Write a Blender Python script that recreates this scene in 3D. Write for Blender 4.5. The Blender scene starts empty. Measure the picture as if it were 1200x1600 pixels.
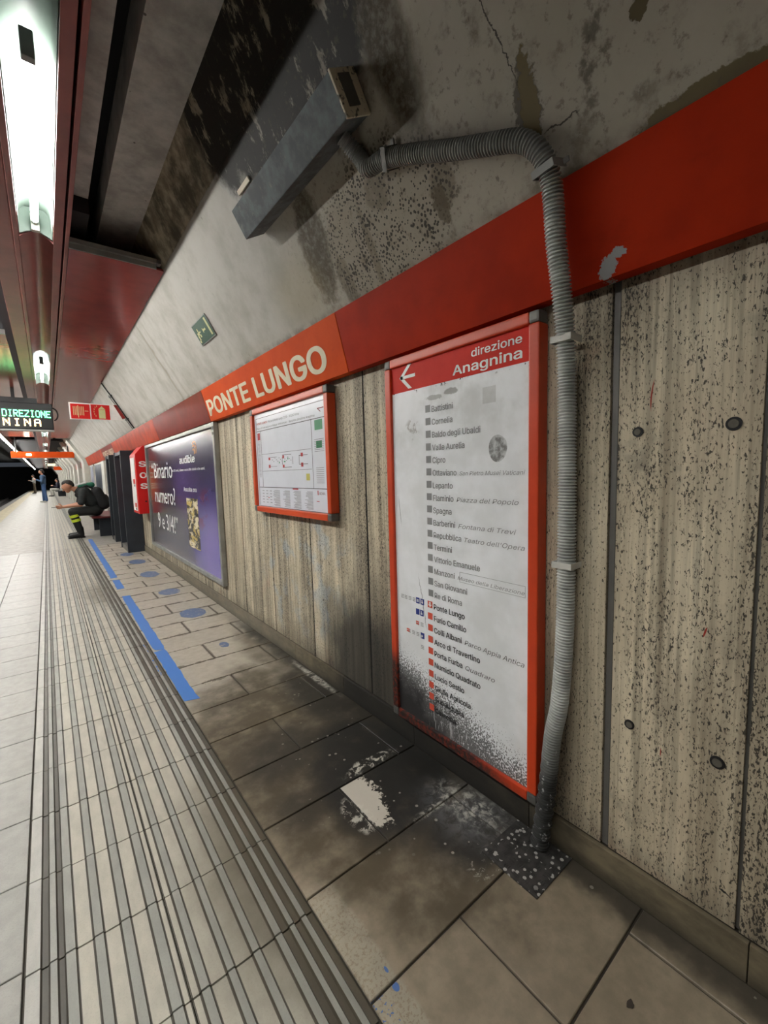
import bpy, bmesh, math, random, os
from mathutils import Vector, Matrix
random.seed(7)
S = bpy.context.scene
COL = S.collection

# ------------------------------------------------------------------ camera
H = 1.184
R0 = (0.7830533234942263, -0.6213342555047212, -0.02777112711145313)
R1 = (-0.08122125236095784, -0.057888201263413874, -0.995013600067559)
R2 = (0.6166284138195095, 0.7814043121783246, -0.09579509475727566)
RX, RD, RF = R0, R1, R2                      # world vectors of image right, image down, forward
# columns of R are the world axes in camera space, so its rows are the camera axes in world space
cam_d = bpy.data.cameras.new('camera'); cam = bpy.data.objects.new('camera', cam_d); COL.objects.link(cam)
M = Matrix(((RX[0], -RD[0], -RF[0], 0), (RX[1], -RD[1], -RF[1], 0), (RX[2], -RD[2], -RF[2], H), (0, 0, 0, 1)))
cam.matrix_world = M
cam_d.sensor_fit = 'VERTICAL'; cam_d.sensor_height = 24; cam_d.lens = 662.8 / 1600 * 24
cam_d.clip_start = 0.02; cam_d.clip_end = 200
S.camera = cam

# ------------------------------------------------------------------ world, exposure
W = bpy.data.worlds.new('world'); S.world = W; W.use_nodes = True
W.node_tree.nodes['Background'].inputs[0].default_value = (0.75, 0.85, 1.0, 1)
W.node_tree.nodes['Background'].inputs[1].default_value = 0.012
S.view_settings.view_transform = 'Standard'; S.view_settings.look = 'None'
S.view_settings.gamma = 1; S.view_settings.use_curve_mapping = False
S.view_settings.exposure = 2.3
TUBE_POWER = 10.0
EDGE_POWER = 30.0
EDGE_FROM = -.6
BACK_LIGHTS = 1
TUBE_COL = (1.0, 0.99, 0.95, 1)

# ------------------------------------------------------------------ material helper
class Mt:
    def __init__(s, name):
        s.m = bpy.data.materials.new(name); s.m.use_nodes = True
        s.t = s.m.node_tree; s.N = s.t.nodes; s.b = s.N['Principled BSDF']; s._p = None
    def lk(s, a, sock):
        if isinstance(a, bpy.types.NodeSocket): s.t.links.new(a, sock)
        elif a is not None:
            try: sock.default_value = a
            except Exception: sock.default_value = tuple(a) + (1,) if len(a) == 3 else a
    def pos(s):
        if not s._p:
            g = s.N.new('ShaderNodeNewGeometry'); x = s.N.new('ShaderNodeSeparateXYZ')
            s.t.links.new(g.outputs['Position'], x.inputs[0]); s._p = (g.outputs['Position'], x.outputs[0], x.outputs[1], x.outputs[2])
        return s._p
    def math(s, op, a, b=None, c=None, clamp=False):
        n = s.N.new('ShaderNodeMath'); n.operation = op; n.use_clamp = clamp
        s.lk(a, n.inputs[0]); s.lk(b, n.inputs[1]); s.lk(c, n.inputs[2]); return n.outputs[0]
    def add(s, a, b): return s.math('ADD', a, b)
    def sub(s, a, b): return s.math('SUBTRACT', a, b)
    def mul(s, a, b): return s.math('MULTIPLY', a, b)
    def mx(s, a, b): return s.math('MAXIMUM', a, b)
    def mn(s, a, b): return s.math('MINIMUM', a, b)
    def gt(s, a, b): return s.math('GREATER_THAN', a, b)
    def lt(s, a, b): return s.math('LESS_THAN', a, b)
    def vec(s, x, y, z):
        n = s.N.new('ShaderNodeCombineXYZ'); s.lk(x, n.inputs[0]); s.lk(y, n.inputs[1]); s.lk(z, n.inputs[2]); return n.outputs[0]
    def sp(s, k=(1, 1, 1), off=(0, 0, 0)):      # scaled world position
        n = s.N.new('ShaderNodeMapping'); s.lk(s.pos()[0], n.inputs[0]); n.inputs['Scale'].default_value = k; n.inputs['Location'].default_value = off
        return n.outputs[0]
    def noise(s, v, sc=5, det=4, ro=0.55, dist=0.0):
        n = s.N.new('ShaderNodeTexNoise'); s.lk(v, n.inputs['Vector']); n.inputs['Scale'].default_value = sc
        n.inputs['Detail'].default_value = det; n.inputs['Roughness'].default_value = ro; n.inputs['Distortion'].default_value = dist
        return n.outputs[0]
    def vor(s, v, sc=5, feat='F1', out=0, rnd=1.0):
        n = s.N.new('ShaderNodeTexVoronoi'); n.feature = feat; s.lk(v, n.inputs['Vector']); n.inputs['Scale'].default_value = sc
        n.inputs['Randomness'].default_value = rnd; return n.outputs[out]
    def ss(s, x, a, b, lo=0.0, hi=1.0):          # smooth step
        n = s.N.new('ShaderNodeMapRange'); n.interpolation_type = 'SMOOTHSTEP'; s.lk(x, n.inputs[0])
        n.inputs[1].default_value = a; n.inputs[2].default_value = b; n.inputs[3].default_value = lo; n.inputs[4].default_value = hi
        if a > b:
            n.inputs[1].default_value = b; n.inputs[2].default_value = a; n.inputs[3].default_value = hi; n.inputs[4].default_value = lo
        return n.outputs[0]
    def mix(s, f, a, b, mode='MIX'):
        n = s.N.new('ShaderNodeMix'); n.data_type = 'RGBA'; n.blend_type = mode
        s.lk(f, n.inputs[0]); s.lk(a, n.inputs[6]); s.lk(b, n.inputs[7]); return n.outputs[2]
    def ell(s, u, v, cu, cv, ru, rv, w=None, amt=0.35, e0=1.0, e1=0.55, rot=0.0):
        """soft noisy ellipse mask in the (u,v) plane"""
        du = s.sub(u, cu); dv = s.sub(v, cv)
        if rot:
            c, q = math.cos(rot), math.sin(rot)
            du, dv = s.add(s.mul(du, c), s.mul(dv, q)), s.sub(s.mul(dv, c), s.mul(du, q))
        a = s.math('POWER', s.math('ABSOLUTE', s.mul(du, 1 / ru)), 2.0); b = s.math('POWER', s.math('ABSOLUTE', s.mul(dv, 1 / rv)), 2.0)
        d = s.math('SQRT', s.add(a, b))
        if w is not None: d = s.add(d, s.mul(s.sub(w, 0.5), amt * 2))
        return s.ss(d, e0, e1)
    def fin(s, col, rough=0.6, metal=0.0, bump=None, bs=0.3, bd=0.01, spec=None, emis=None, es=0):
        s.lk(col, s.b.inputs['Base Color']); s.lk(rough, s.b.inputs['Roughness']); s.lk(metal, s.b.inputs['Metallic'])
        if spec is not None: s.b.inputs['Specular IOR Level'].default_value = spec
        if bump is not None:
            n = s.N.new('ShaderNodeBump'); s.lk(bump, n.inputs['Height']); n.inputs['Strength'].default_value = bs; n.inputs['Distance'].default_value = bd
            s.t.links.new(n.outputs[0], s.b.inputs['Normal'])
        if emis is not None:
            s.lk(emis, s.b.inputs['Emission Color']); s.b.inputs['Emission Strength'].default_value = es
        return s.m

def C(r, g, b): # sRGB 0-255 -> linear
    f = lambda c: (c / 255 / 12.92) if c <= 10 else ((c / 255 + 0.055) / 1.055) ** 2.4
    return (f(r), f(g), f(b), 1)

def plain(name, col, rough=0.55, metal=0.0, var=0.15, sc=12, bs=0.08, spec=None, dirt=0.0):
    m = Mt(name); v = m.pos()[0]; n = m.noise(v, sc, 4)
    c = m.mix(m.ss(n, 0.3, 0.75), col, tuple(x * (1 - var) for x in col[:3]) + (1,))
    if dirt:
        d = m.noise(v, sc * 0.4, 6, 0.65); c = m.mix(m.mul(m.ss(d, 0.48, 0.7), dirt), c, (0.02, 0.018, 0.015, 1))
    return m.fin(c, rough, metal, m.noise(v, sc * 12, 3), bs, 0.002, spec)

def emit(name, col, st):
    m = Mt(name); return m.fin((0.8, 0.8, 0.8, 1), 0.4, emis=col, es=st)

# ------------------------------------------------------------------ floor masks
def floor_dirt(m):
    _, x, y, z = m.pos()
    w = m.noise(m.sp(), 3.2, 6, 0.62); w2 = m.noise(m.sp(off=(3, 1, 0)), 9, 5, 0.6); w4 = m.noise(m.sp(), 38, 6, .65)
    black = m.ell(x, y, 0.97, 1.30, 0.36, 0.46, w, 0.30, 1.05, 0.60)
    black = m.mx(black, m.mul(m.ell(x, y, 1.08, 1.95, 0.26, 0.52, w, 0.35, 1.0, 0.4), 0.85))
    black = m.mx(black, m.mul(m.ell(x, y, 0.72, 1.62, 0.30, 0.30, w, 0.4, 1.0, 0.3), 0.75))
    black = m.mx(black, m.mul(m.ell(x, y, 1.02, 0.86, 0.24, 0.20, w, 0.3, 1.0, 0.5), 0.9))
    black = m.mx(black, m.mul(m.ell(x, y, 0.62, 1.30, 0.16, 0.16, w, 0.35, 1.0, 0.3), 0.6))
    black = m.mx(black, m.mul(m.mul(m.ss(m.add(x, m.mul(m.sub(w2, 0.5), 0.10)), 1.055, 1.12), m.ss(y, 3.9, 3.0)), 0.8))
    brown = m.ell(x, y, 0.86, 1.55, 0.50, 1.05, w, 0.35, 1.05, 0.75)
    brown = m.mx(brown, m.mul(m.ell(x, y, 1.1, 2.6, 0.2, 0.8, w, 0.4, 1.0, 0.5), 0.8))
    brown = m.mx(brown, m.mul(m.ell(x, y, 0.9, 0.6, 0.6, 0.7, w, 0.3, 1.0, 0.3), 0.45))
    # a clean corner of one tile
    clean = m.mul(m.mul(m.gt(x, 0.772), m.lt(y, 1.293)), m.ell(x, y, 0.79, 1.22, 0.085, 0.17, w4, 0.9, 1.0, 0.9))
    black = m.mul(black, m.sub(1.0, clean)); brown = m.mul(brown, m.sub(1.0, clean))
    return black, brown, clean, w, w2, w4

def mat_tile(name, base, side):
    m = Mt(name); v, x, y, z = m.pos()
    oi = m.N.new('ShaderNodeObjectInfo').outputs['Random']
    n = m.noise(m.sp(), 22, 5, 0.6); fine = m.noise(m.sp(), 260, 3, 0.6)
    c = m.mix(m.ss(n, 0.3, 0.7), base, tuple(k * 0.84 for k in base[:3]) + (1,))
    c = m.mix(m.mul(oi, 0.16), c, tuple(k * 0.6 for k in base[:3]) + (1,))
    c = m.mix(m.mul(m.ss(fine, 0.5, 0.72), 0.35), c, tuple(k * 0.55 for k in base[:3]) + (1,))
    rough = m.add(0.36 if side == 'left' else 0.30, m.mul(n, 0.14))
    if side == 'right':
        black, brown, clean, w, w2, w4 = floor_dirt(m)
        near = m.ss(y, 2.6, 1.7)
        c = m.mix(m.mul(near, 0.75), c, m.mix(m.ss(n, 0.3, 0.7), C(146, 130, 107), C(124, 110, 89)))
        # worn pale strip beside the ribbed tiles
        worn = m.mul(m.mul(m.ss(m.add(x, m.mul(m.sub(w2, .5), .03)), 0.560, 0.548), m.ss(y, 1.05, 0.95)), m.ss(m.noise(m.sp(), 120, 3, .7), 0.40, 0.5))
        c = m.mix(m.mul(worn, 0.6), c, C(168, 162, 146))
        c = m.mix(m.mul(brown, m.ss(w2, 0.25, 0.6, 0.45, 0.92)), c, C(66, 57, 40))
        c = m.mix(m.mul(black, m.ss(w2, 0.2, 0.5, 0.82, 1.0)), c, C(27, 26, 23))
        c = m.mix(m.mul(clean, 0.9), c, C(186, 180, 168))
        # white powder deposits
        pw = m.noise(m.sp(), 34, 8, 0.72, 0.6)
        pm = m.mul(m.ell(x, y, 1.075, 0.93, 0.10, 0.20, w, 0.4, 1.0, 0.2), m.ss(pw, 0.47, 0.66))
        pm = m.mx(pm, m.mul(m.ell(x, y, 1.0, 1.0, 0.16, 0.025, w2, 0.5, 1.0, 0.3), m.ss(pw, 0.45, 0.6)))
        pm = m.mx(pm, m.mul(m.ell(x, y, 0.95, 0.74, 0.10, 0.06, w2, 0.5, 1.0, 0.4), m.ss(pw, 0.55, 0.62)))
        pm = m.mx(pm, m.mul(m.ell(x, y, 1.13, 2.15, 0.03, 0.32, w2, 0.5, 1.0, 0.3), m.ss(pw, 0.42, 0.55)))
        pm = m.mx(pm, m.mul(m.ell(x, y, 0.75, 1.14, 0.05, 0.12, w2, 0.6, 1.0, 0.6), m.ss(pw, 0.50, 0.56)))
        pm = m.mx(pm, m.mul(m.ell(x, y, 0.94, 1.335, 0.14, 0.04, w2, 0.6, 1.0, 0.6), m.ss(pw, 0.50, 0.58)))
        haze = m.mul(m.ell(x, y, 1.06, .92, .16, .22, w, .5, 1.1, .2), m.ss(pw, .3, .6)); c = m.mix(m.mul(haze, .32), c, C(140, 142, 146))
        c = m.mix(m.mul(pm, 0.8), c, C(190, 186, 174))
        dots = m.mul(m.lt(m.vor(m.sp(), 26), 0.14), m.gt(m.noise(m.sp(), 6, 2), 0.52))
        c = m.mix(m.mul(m.mul(dots, black), 0.6), c, C(165, 160, 150))
        # cement smears along the joints further on
        far = m.mul(m.ss(y, 2.2, 2.6), m.ss(m.noise(m.sp((1, 1, 1)), 2.6, 3), 0.5, 0.62))
        c = m.mix(m.mul(far, 0.25), c, C(120, 110, 96))
        # grime packed along the joints further down the platform
        fy = m.math('FRACT', m.mul(m.sub(y, .096), 1 / .3)); dj = m.mn(fy, m.sub(1.0, fy))
        wv = m.mul(m.ss(m.noise(m.sp((1, 1, 1), (7, 0, 0)), 5, 5, .7), .42, .68), .11)
        jm = m.mul(m.ss(m.sub(m.add(wv, .012), m.add(dj, m.mul(m.sub(w4, .5), .05))), 0.0, .012), m.ss(y, 1.9, 2.4)); c = m.mix(m.mul(jm, .8), c, C(84, 76, 64))
        for sx, par in ((.767, 1), (1.065, 0)):
            row = m.math('FRACT', m.mul(m.sub(y, .096), 1 / .6)); sel = m.gt(row, .5) if par else m.lt(row, .5)
            sm_ = m.mul(m.mul(sel, m.ss(y, 1.9, 2.4)), m.ss(m.math('ABSOLUTE', m.add(m.sub(x, sx), m.mul(m.sub(w4, .5), .02))), .014, .006)); c = m.mix(m.mul(sm_, .8), c, C(84, 76, 64))
        # drips of blue paint
        bl = m.mx(m.ell(x, y, 0.536, 0.685, 0.008, 0.011, w2, 0.3, 1, .95), m.mul(m.ell(x, y, 0.485, 0.655, 0.03, 0.05, None, 0, 1, .9), m.gt(m.noise(m.sp(), 90, 2), 0.6)))
        bl = m.mx(bl, m.ell(x, y, 0.54, 0.725, 0.004, 0.009, w2, 0.3, 1, .95))
        c = m.mix(m.mul(bl, 0.85), c, C(40, 92, 160))
        rough = m.add(rough, m.mul(m.sub(1.0, far), 0.12))
    else:
        sc = m.noise(m.sp((1, .4, 1)), 7, 6, .7)
        c = m.mix(m.mul(m.ss(sc, .52, .7), .22), c, C(120, 117, 110))
    return m.fin(c, rough, 0, m.add(fine, m.mul(n, 2)), 0.10, 0.0015)

def mat_rib(name, base, dirty):
    m = Mt(name); v, x, y, z = m.pos()
    n = m.noise(m.sp((1, .35, 1)), 26, 5, 0.6); fine = m.noise(m.sp(), 240, 3)
    c = m.mix(m.ss(n, 0.3, 0.75), base, tuple(k * 0.80 for k in base[:3]) + (1,))
    c = m.mix(m.mul(m.ss(fine, .5, .7), .25), c, tuple(k * 0.6 for k in base[:3]) + (1,))
    w = m.noise(m.sp(), 4, 6, .62)
    g = m.mx(m.ell(x, y, 0.50, 1.15, 0.36, 0.75, w, .3, 1.05, .3), m.mul(m.ell(x, y, 0.36, 5.2, 0.22, 0.75, w, .4, 1.0, .3), 0.8))
    c = m.mix(m.mul(g, dirty), c, C(78, 70, 52))
    return m.fin(c, m.add(0.26, m.mul(n, 0.22)), 0, fine, 0.06, 0.001)

TILE_R = mat_tile('tile_beige', C(176, 168, 154), 'right')
TILE_L = mat_tile('tile_pale_grey', C(158, 156, 150), 'left')
RIB = mat_rib('rib_grey', C(154, 154, 147), 0.35)
RIBBASE = mat_rib('rib_channel_cream', C(184, 179, 166), 0.85)
RIBDARK = mat_rib('rib_groove_dark', C(78, 74, 66), 0.5)
RIBLIGHT = mat_rib('rib_bevel_light', C(176, 174, 167), 0.1)
GROUT = plain('grout', C(58, 52, 44), 0.9, sc=30)
GROUT_D = plain('joint_filler_dark', C(26, 24, 21), .9, sc=30)
# far paving with its joints in the material
m = Mt('far_paving'); v, x, y, z = m.pos()
jy = m.lt(m.math('FRACT', m.mul(m.sub(y, 0.096), 1 / 0.3)), 0.035)
c = m.mix(m.ss(m.noise(m.sp(), 9, 5), .3, .7), C(156, 152, 144), C(132, 128, 120)); c = m.mix(m.mul(jy, .6), c, C(70, 66, 60))
FARPAVE = m.fin(c, 0.52)
m = Mt('yellow_strip'); c = m.mix(m.ss(m.noise(m.sp(), 6, 5, .7), .35, .65), C(176, 160, 118), C(132, 122, 96)); YELLOW = m.fin(c, .5)
EDGE = plain('edge_stone', C(96, 94, 90), .7, sc=6, var=.35)
TRACK = plain('track_bed', C(24, 22, 20), .95, sc=8, var=.5)
BLACKWALL = plain('tunnel_wall', C(20, 21, 20), .9, sc=3, var=.5)

# ------------------------------------------------------------------ travertine
def mat_travertine():
    m = Mt('travertine'); v, x, y, z = m.pos()
    rnd = m.N.new('ShaderNodeObjectInfo').outputs['Random']
    off = m.vec(0, m.mul(rnd, 7.0), m.mul(rnd, 3.0))
    pv = m.N.new('ShaderNodeVectorMath'); pv.operation = 'ADD'; m.lk(v, pv.inputs[0]); m.lk(off, pv.inputs[1]); pv = pv.outputs[0]
    def st(k):
        n = m.N.new('ShaderNodeMapping'); m.lk(pv, n.inputs[0]); n.inputs['Scale'].default_value = k; return n.outputs[0]
    band = m.noise(st((1, 14, 0.5)), 1.3, 5, 0.6, 0.2)
    band2 = m.noise(st((1, 40, 1.2)), 1.2, 4, 0.6)
    cloud = m.noise(st((1, 1, 1)), 3.0, 5, 0.6)
    c = m.mix(m.ss(band, 0.32, 0.68), C(220, 207, 180), C(160, 148, 126))
    c = m.mix(m.mul(m.ss(band2, 0.45, 0.70), 0.6), c, C(116, 106, 88))
    band3 = m.noise(st((1, 22, .35)), 2.1, 5, 0.65, .3); c = m.mix(m.mul(m.ss(band3, .52, .66), .45), c, C(96, 86, 70)); c = m.mix(m.mul(m.ss(band3, .45, .30), .4), c, C(218, 208, 184))
    c = m.mix(m.mul(m.ss(cloud, 0.42, 0.75), 0.5), c, C(168, 152, 128))
    # scrubbed-out paint ghosts
    gp = m.noise(m.sp(off=(0, 5, 2)), 4.5, 3, .5)
    c = m.mix(m.mul(m.ss(gp, 0.62, 0.78), 0.30), c, C(196, 140, 118))
    gb = m.mul(m.ell(y, z, 2.35, 0.62, 0.7, 0.6, gp, .5), m.ss(m.noise(m.sp(off=(0, 1, 7)), 7, 3), 0.5, 0.66))
    c = m.mix(m.mul(gb, 0.38), c, C(150, 178, 200))
    gg = m.ss(m.noise(m.sp((1, 1, .8), off=(0, 9, 4)), 6, 5, .65), 0.58, 0.75)
    c = m.mix(m.mul(gg, 0.6), c, C(104, 99, 90))
    g4 = m.noise(m.sp((1, 1, .7), off=(0, 3, 8)), 2.4, 6, .7); c = m.mix(m.mul(m.ss(g4, .48, .68), .45), c, C(120, 112, 98))
    # pits, thickest along vertical veins
    vein = m.ss(band, 0.46, 0.66)
    p1 = m.noise(st((1, 1.0, 0.42)), 230, 3, 0.62, 0.5)
    p2 = m.noise(st((1, 1.0, 0.36)), 95, 4, 0.62, 0.9)
    dens = m.noise(st((1, 6, 1.0)), 2.2, 4, 0.6)
    th1 = m.sub(0.612, m.add(m.mul(vein, 0.065), m.mul(m.ss(dens, 0.4, 0.7), 0.055)))
    th2 = m.sub(0.700, m.add(m.mul(vein, 0.07), m.mul(m.ss(dens, 0.45, 0.7), 0.055)))
    pit = m.mx(m.ss(m.sub(p1, th1), 0.0, 0.018), m.ss(m.sub(p2, th2), 0.0, 0.02))
    c = m.mix(m.mul(pit, 0.90), c, C(24, 20, 16))
    # red felt-pen strokes
    red = m.mx(m.ell(m.add(y, m.mul(m.math('POWER', m.sub(z, 1.33), 2.0), 2.0)), z, 0.420, 1.35, 0.0022, 0.045), m.ell(y, z, 0.291, 0.79, 0.0022, 0.014, None, 0, 1, .8, 0.25))
    red = m.mx(red, m.ell(y, z, 0.372, 0.45, 0.0016, 0.014))
    c = m.mix(red, c, C(150, 44, 26))
    # soot and grime low on the wall
    w = m.noise(m.sp((1, 1, .6)), 5, 6, .6)
    soot = m.ell(y, z, 1.60, 0.05, 0.60, 0.66, w, .35, 1.1, .55)
    soot = m.mx(soot, m.mul(m.ell(y, z, 2.1, 0.0, 0.7, 0.28, w, .3, 1., .3), .6))
    soot = m.mx(soot, m.mul(m.ss(m.add(z, m.mul(m.sub(w, .5), .12)), 0.20, 0.11), .35))
    c = m.mix(m.mul(soot, 0.90), c, C(26, 25, 24))
    top = m.mul(m.ss(z, 1.5, 1.68), 0.35)  # slabs turn darker towards the top
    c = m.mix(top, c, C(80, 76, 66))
    dark2 = m.mul(m.ell(y, z, 0.66, 0.35, 0.1, 0.5, w, .3, 1, .2), .45)
    c = m.mix(dark2, c, C(50, 45, 36))
    crack = m.mul(m.ell(y, z, 0.232, 0.175, 0.030, 0.0028, m.noise(m.sp(), 60, 3), 2.5, 1., .6, 0.3), 1)
    c = m.mix(crack, c, C(20, 18, 15))
    h = m.sub(m.mul(m.sub(1.0, pit), 1.0), m.mul(crack, .5))
    return m.fin(c, 0.62, 0, m.add(h, m.mul(cloud, .3)), 0.55, 0.003)
TRAV = mat_travertine()

def mat_skirt():
    m = Mt('skirting_stone'); v, x, y, z = m.pos(); n = m.noise(m.sp((1, .5, 1)), 16, 6, .65); w = m.noise(m.sp(), 5, 5)
    c = m.mix(m.ss(n, .3, .7), C(122, 110, 88), C(84, 76, 60))
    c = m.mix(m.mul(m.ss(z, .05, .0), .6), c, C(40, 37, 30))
    c = m.mix(m.mul(m.ell(y, z, 1.35, 0.02, .85, .6, w, .3, 1.1, .5), .92), c, C(22, 21, 20))
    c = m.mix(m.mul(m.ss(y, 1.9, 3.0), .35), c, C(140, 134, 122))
    return m.fin(c, .65, 0, n, .3, .004)
SKIRT = mat_skirt()

# ------------------------------------------------------------------ vault plaster
def mat_vault():
    m = Mt('vault_plaster'); v, x, y, z = m.pos()
    w = m.noise(m.sp(), 4.5, 7, .65); w2 = m.noise(m.sp(off=(2, 4, 1)), 13, 6, .65); w4 = m.noise(m.sp(off=(5, 1, 0)), 42, 6, .68); w3 = m.noise(m.sp((1, 3, .7)), 6, 5, .6)
    c = m.mix(m.ss(w, .35, .7), C(186, 183, 176), C(164, 160, 150))
    # near part: dim light put into the colour, plus blotches of dirt
    near_dim_dirt = m.ss(y, 2.0, 1.5)
    c = m.mix(m.mul(near_dim_dirt, .7), c, C(168, 158, 142))
    c = m.mix(m.mul(m.mul(near_dim_dirt, m.ss(w2, .52, .72)), .6), c, C(96, 86, 70))
    # small scuffs
    sc = m.mul(m.ss(m.noise(m.sp((1, 1.6, .8)), 15, 5, .7), .66, .72), m.ss(w, .4, .6))
    c = m.mix(m.mul(sc, .7), c, C(66, 60, 52))
    # unpainted concrete above the paint line
    edge = m.add(z, m.mul(m.sub(w2, .5), .012))
    raw = m.mul(m.ss(edge, 2.513, 2.519), 1.0)
    rawc = m.mix(m.ss(w2, .35, .65), C(190, 178, 154), C(132, 121, 102))
    rawc = m.mix(m.ss(w, .45, .62), rawc, C(94, 86, 72))
    c = m.mix(raw, c, rawc)
    # brown run-off by the cable box
    w5 = m.add(m.mul(w2, .55), m.mul(w4, .45))
    run = m.ell(y, z, 1.60, 2.10, 0.10, 0.20, w5, .9, 1.05, .75, 0.35)
    run = m.mx(run, m.mul(m.ell(y, z, 1.50, 1.96, .05, .09, w5, .9, 1.05, .7), .8)); run = m.mx(run, m.mul(m.ell(y, z, 1.30, 2.0, .022, .14, w5, .9, 1.05, .6, .1), .8)); run = m.mx(run, m.mul(m.ell(y, z, .93, 2.02, .05, .05, w5, 1.1, 1.05, .8), .8)); run = m.mx(run, m.mul(m.ell(y, z, 1.18, 2.11, .06, .05, w5, 1.1, 1.05, .7), .8))
    c = m.mix(m.mul(run, m.ss(w4, .3, .6, .55, .95)), c, C(70, 59, 38))
    yel = m.ell(y, z, 1.85, 2.02, .30, .16, w, .5, 1.1, .3)
    c = m.mix(m.mul(yel, .35), c, C(168, 154, 118))
    # spotted mildew
    mold = m.ell(y, z, 1.22, 2.03, .40, .21, w, .30, 1.0, .7)
    c = m.mix(m.mul(mold, .45), c, C(136, 122, 100))
    dd = m.vor(m.sp(), 88); dot = m.lt(dd, m.ss(w2, .3, .7, 0.22, 0.50))
    c = m.mix(m.mul(m.mul(mold, dot), .95), c, C(44, 36, 28))
    pat = m.mul(m.ell(y, z, 0.955, 1.985, .03, .05, w4, 1.0, 1., .8), .8)
    c = m.mix(pat, c, C(84, 72, 50))
    # brown strip above the box end
    st = m.ell(y, z, 0.965, 2.35, .090, .24, w5, .8, 1.1, .6, -.1)
    c = m.mix(m.mul(st, m.ss(w4, .35, .6, .6, .95)), c, C(66, 55, 34))
    # black mould in the upper corner
    bk = m.ell(y, z, 1.40, 2.64, .72, .36, w, .28, 1., .85)
    bk = m.mul(bk, m.ss(m.add(y, m.mul(m.sub(w2, .5), .2)), 0.97, 1.05))
    blot = m.ss(m.noise(m.sp((1, 1.5, .6)), 9, 8, .72), .54, .60)
    c = m.mix(m.mul(bk, m.sub(1.0, m.mul(blot, .7))), c, C(30, 26, 20))
    # broken plaster
    ex = m.ell(y, z, 0.632, 2.045, .024, .080, w4, .9, 1., .95, .12)
    exr = m.ell(y, z, 0.637, 2.045, .036, .092, w4, .8, 1., .8, .12)
    c = m.mix(m.mul(exr, .8), c, C(70, 62, 48)); c = m.mix(ex, c, C(112, 98, 66))
    ex2 = m.ell(y, z, 0.388, 2.062, .014, .024, w4, 1., 1., .9, .5); c = m.mix(ex2, c, C(92, 80, 52))
    ex3 = m.ell(y, z, 0.30, 1.893, .13, .026, w4, .5, 1., .9); c = m.mix(ex3, c, C(104, 92, 62))
    ck = m.ell(m.add(y, m.mul(m.sub(w2, .5), .06)), z, 0.68, 2.22, .0022, .16, None, 0, 1., .7, -.25)
    ck = m.mx(ck, m.ell(y, m.add(z, m.mul(m.sub(w2, .5), .05)), 0.57, 1.985, .05, .0022, None, 0, 1, .7))
    for cy in (1.36, 1.50):
        ck = m.mx(ck, m.ell(m.add(y, m.mul(m.sub(w2, .5), .04)), z, cy, 2.0, .0016, .13, None, 0, 1., .6, .1))
    c = m.mix(m.mul(ck, .85), c, C(30, 26, 20))
    gr = m.mul(m.ell(y, z, .45, 2.03, .14, .12, w, .3, 1, .4), m.ss(w2, .55, .64)); c = m.mix(m.mul(gr, .55), c, C(60, 54, 44))
    # grime line over the band and stains at the vault joints
    bl = m.mul(m.ss(m.add(z, m.mul(m.sub(w4, .5), .04)), 1.925, 1.890), m.ss(w2, .35, .6))
    c = m.mix(m.mul(bl, .55), c, C(84, 74, 54))
    for cy, k in ((4.30, .5), (4.12, .25), (8.7, .45), (9.1, .3), (12.4, .4)):
        s_ = m.ell(m.add(y, m.mul(m.sub(w, .5), .12)), z, cy, 2.15, .045, .6, w3, .6, 1., .2)
        c = m.mix(m.mul(s_, k), c, C(120, 106, 82))
    c = m.mix(m.mul(m.mul(near_dim_dirt, m.ss(w4, .56, .66)), .5), c, C(84, 76, 62))
    h = m.sub(m.add(m.mul(w2, .6), m.mul(m.noise(m.sp(), 120, 3), .12)), m.add(ex, m.add(ck, ex2)))
    h = m.sub(h, m.mul(raw, 1.2))
    return m.fin(c, .7, 0, h, .5, .006)
VAULT = mat_vault()

m = Mt('beam_concrete'); v = m.sp()
c = m.mix(m.ss(m.noise(v, 7, 6, .65), .3, .7), C(186, 182, 178), C(146, 142, 138)); c = m.mix(m.mul(m.lt(m.vor(v, 9), .05), .8), c, C(30, 28, 26))
CONC = m.fin(c, .85, 0, m.noise(v, 90, 4), .3, .003)
DARK = plain('dark_recess', C(30, 29, 32), .9, sc=5)

def mat_paint(name, a, b, rough, dirt=.2, patch=False):
    m = Mt(name); v, x, y, z = m.pos(); n = m.noise(m.sp(), 5, 5, .6)
    c = m.mix(m.ss(n, .3, .7), a, b); sc = m.noise(m.sp((1, .5, 1)), 14, 6, .7)
    c = m.mix(m.mul(m.ss(sc, .56, .72), dirt), c, (b[0] * .35, b[1] * .4, b[2] * .5, 1))
    if patch:
        p = m.mx(m.ell(y, z, .505, 1.665, .020, .030, m.noise(m.sp(), 90, 6, .7), .9, 1., .93, .5), m.ell(y, z, .480, 1.688, .020, .012, m.noise(m.sp(), 90, 6, .7), .9, 1., .93))
        c = m.mix(p, c, C(150, 150, 150))
    return m.fin(c, rough, 0, m.noise(v, 8, 4), .05, .004, spec=.10 if 'band' in name else None)
BAND_NEAR = mat_paint('band_red', C(172, 42, 8), C(150, 34, 6), .6, .15, True)
BAND_NAME = mat_paint('band_orange', C(208, 78, 20), C(196, 68, 16), .6, .15)
BAND_MAROON = mat_paint('band_maroon', C(128, 38, 26), C(112, 32, 22), .35, .2)
BAND_OR2 = mat_paint('band_orange_faded', C(188, 66, 30), C(150, 52, 26), .4, .35)
BANDS = [BAND_NEAR, BAND_NAME, BAND_MAROON, BAND_OR2]
RAIL = mat_paint('rail_maroon', C(150, 76, 70), C(128, 62, 58), .33, .2)
PANEL = mat_paint('ceiling_panel_red', C(158, 62, 54), C(142, 54, 48), .18, .12)
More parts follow.
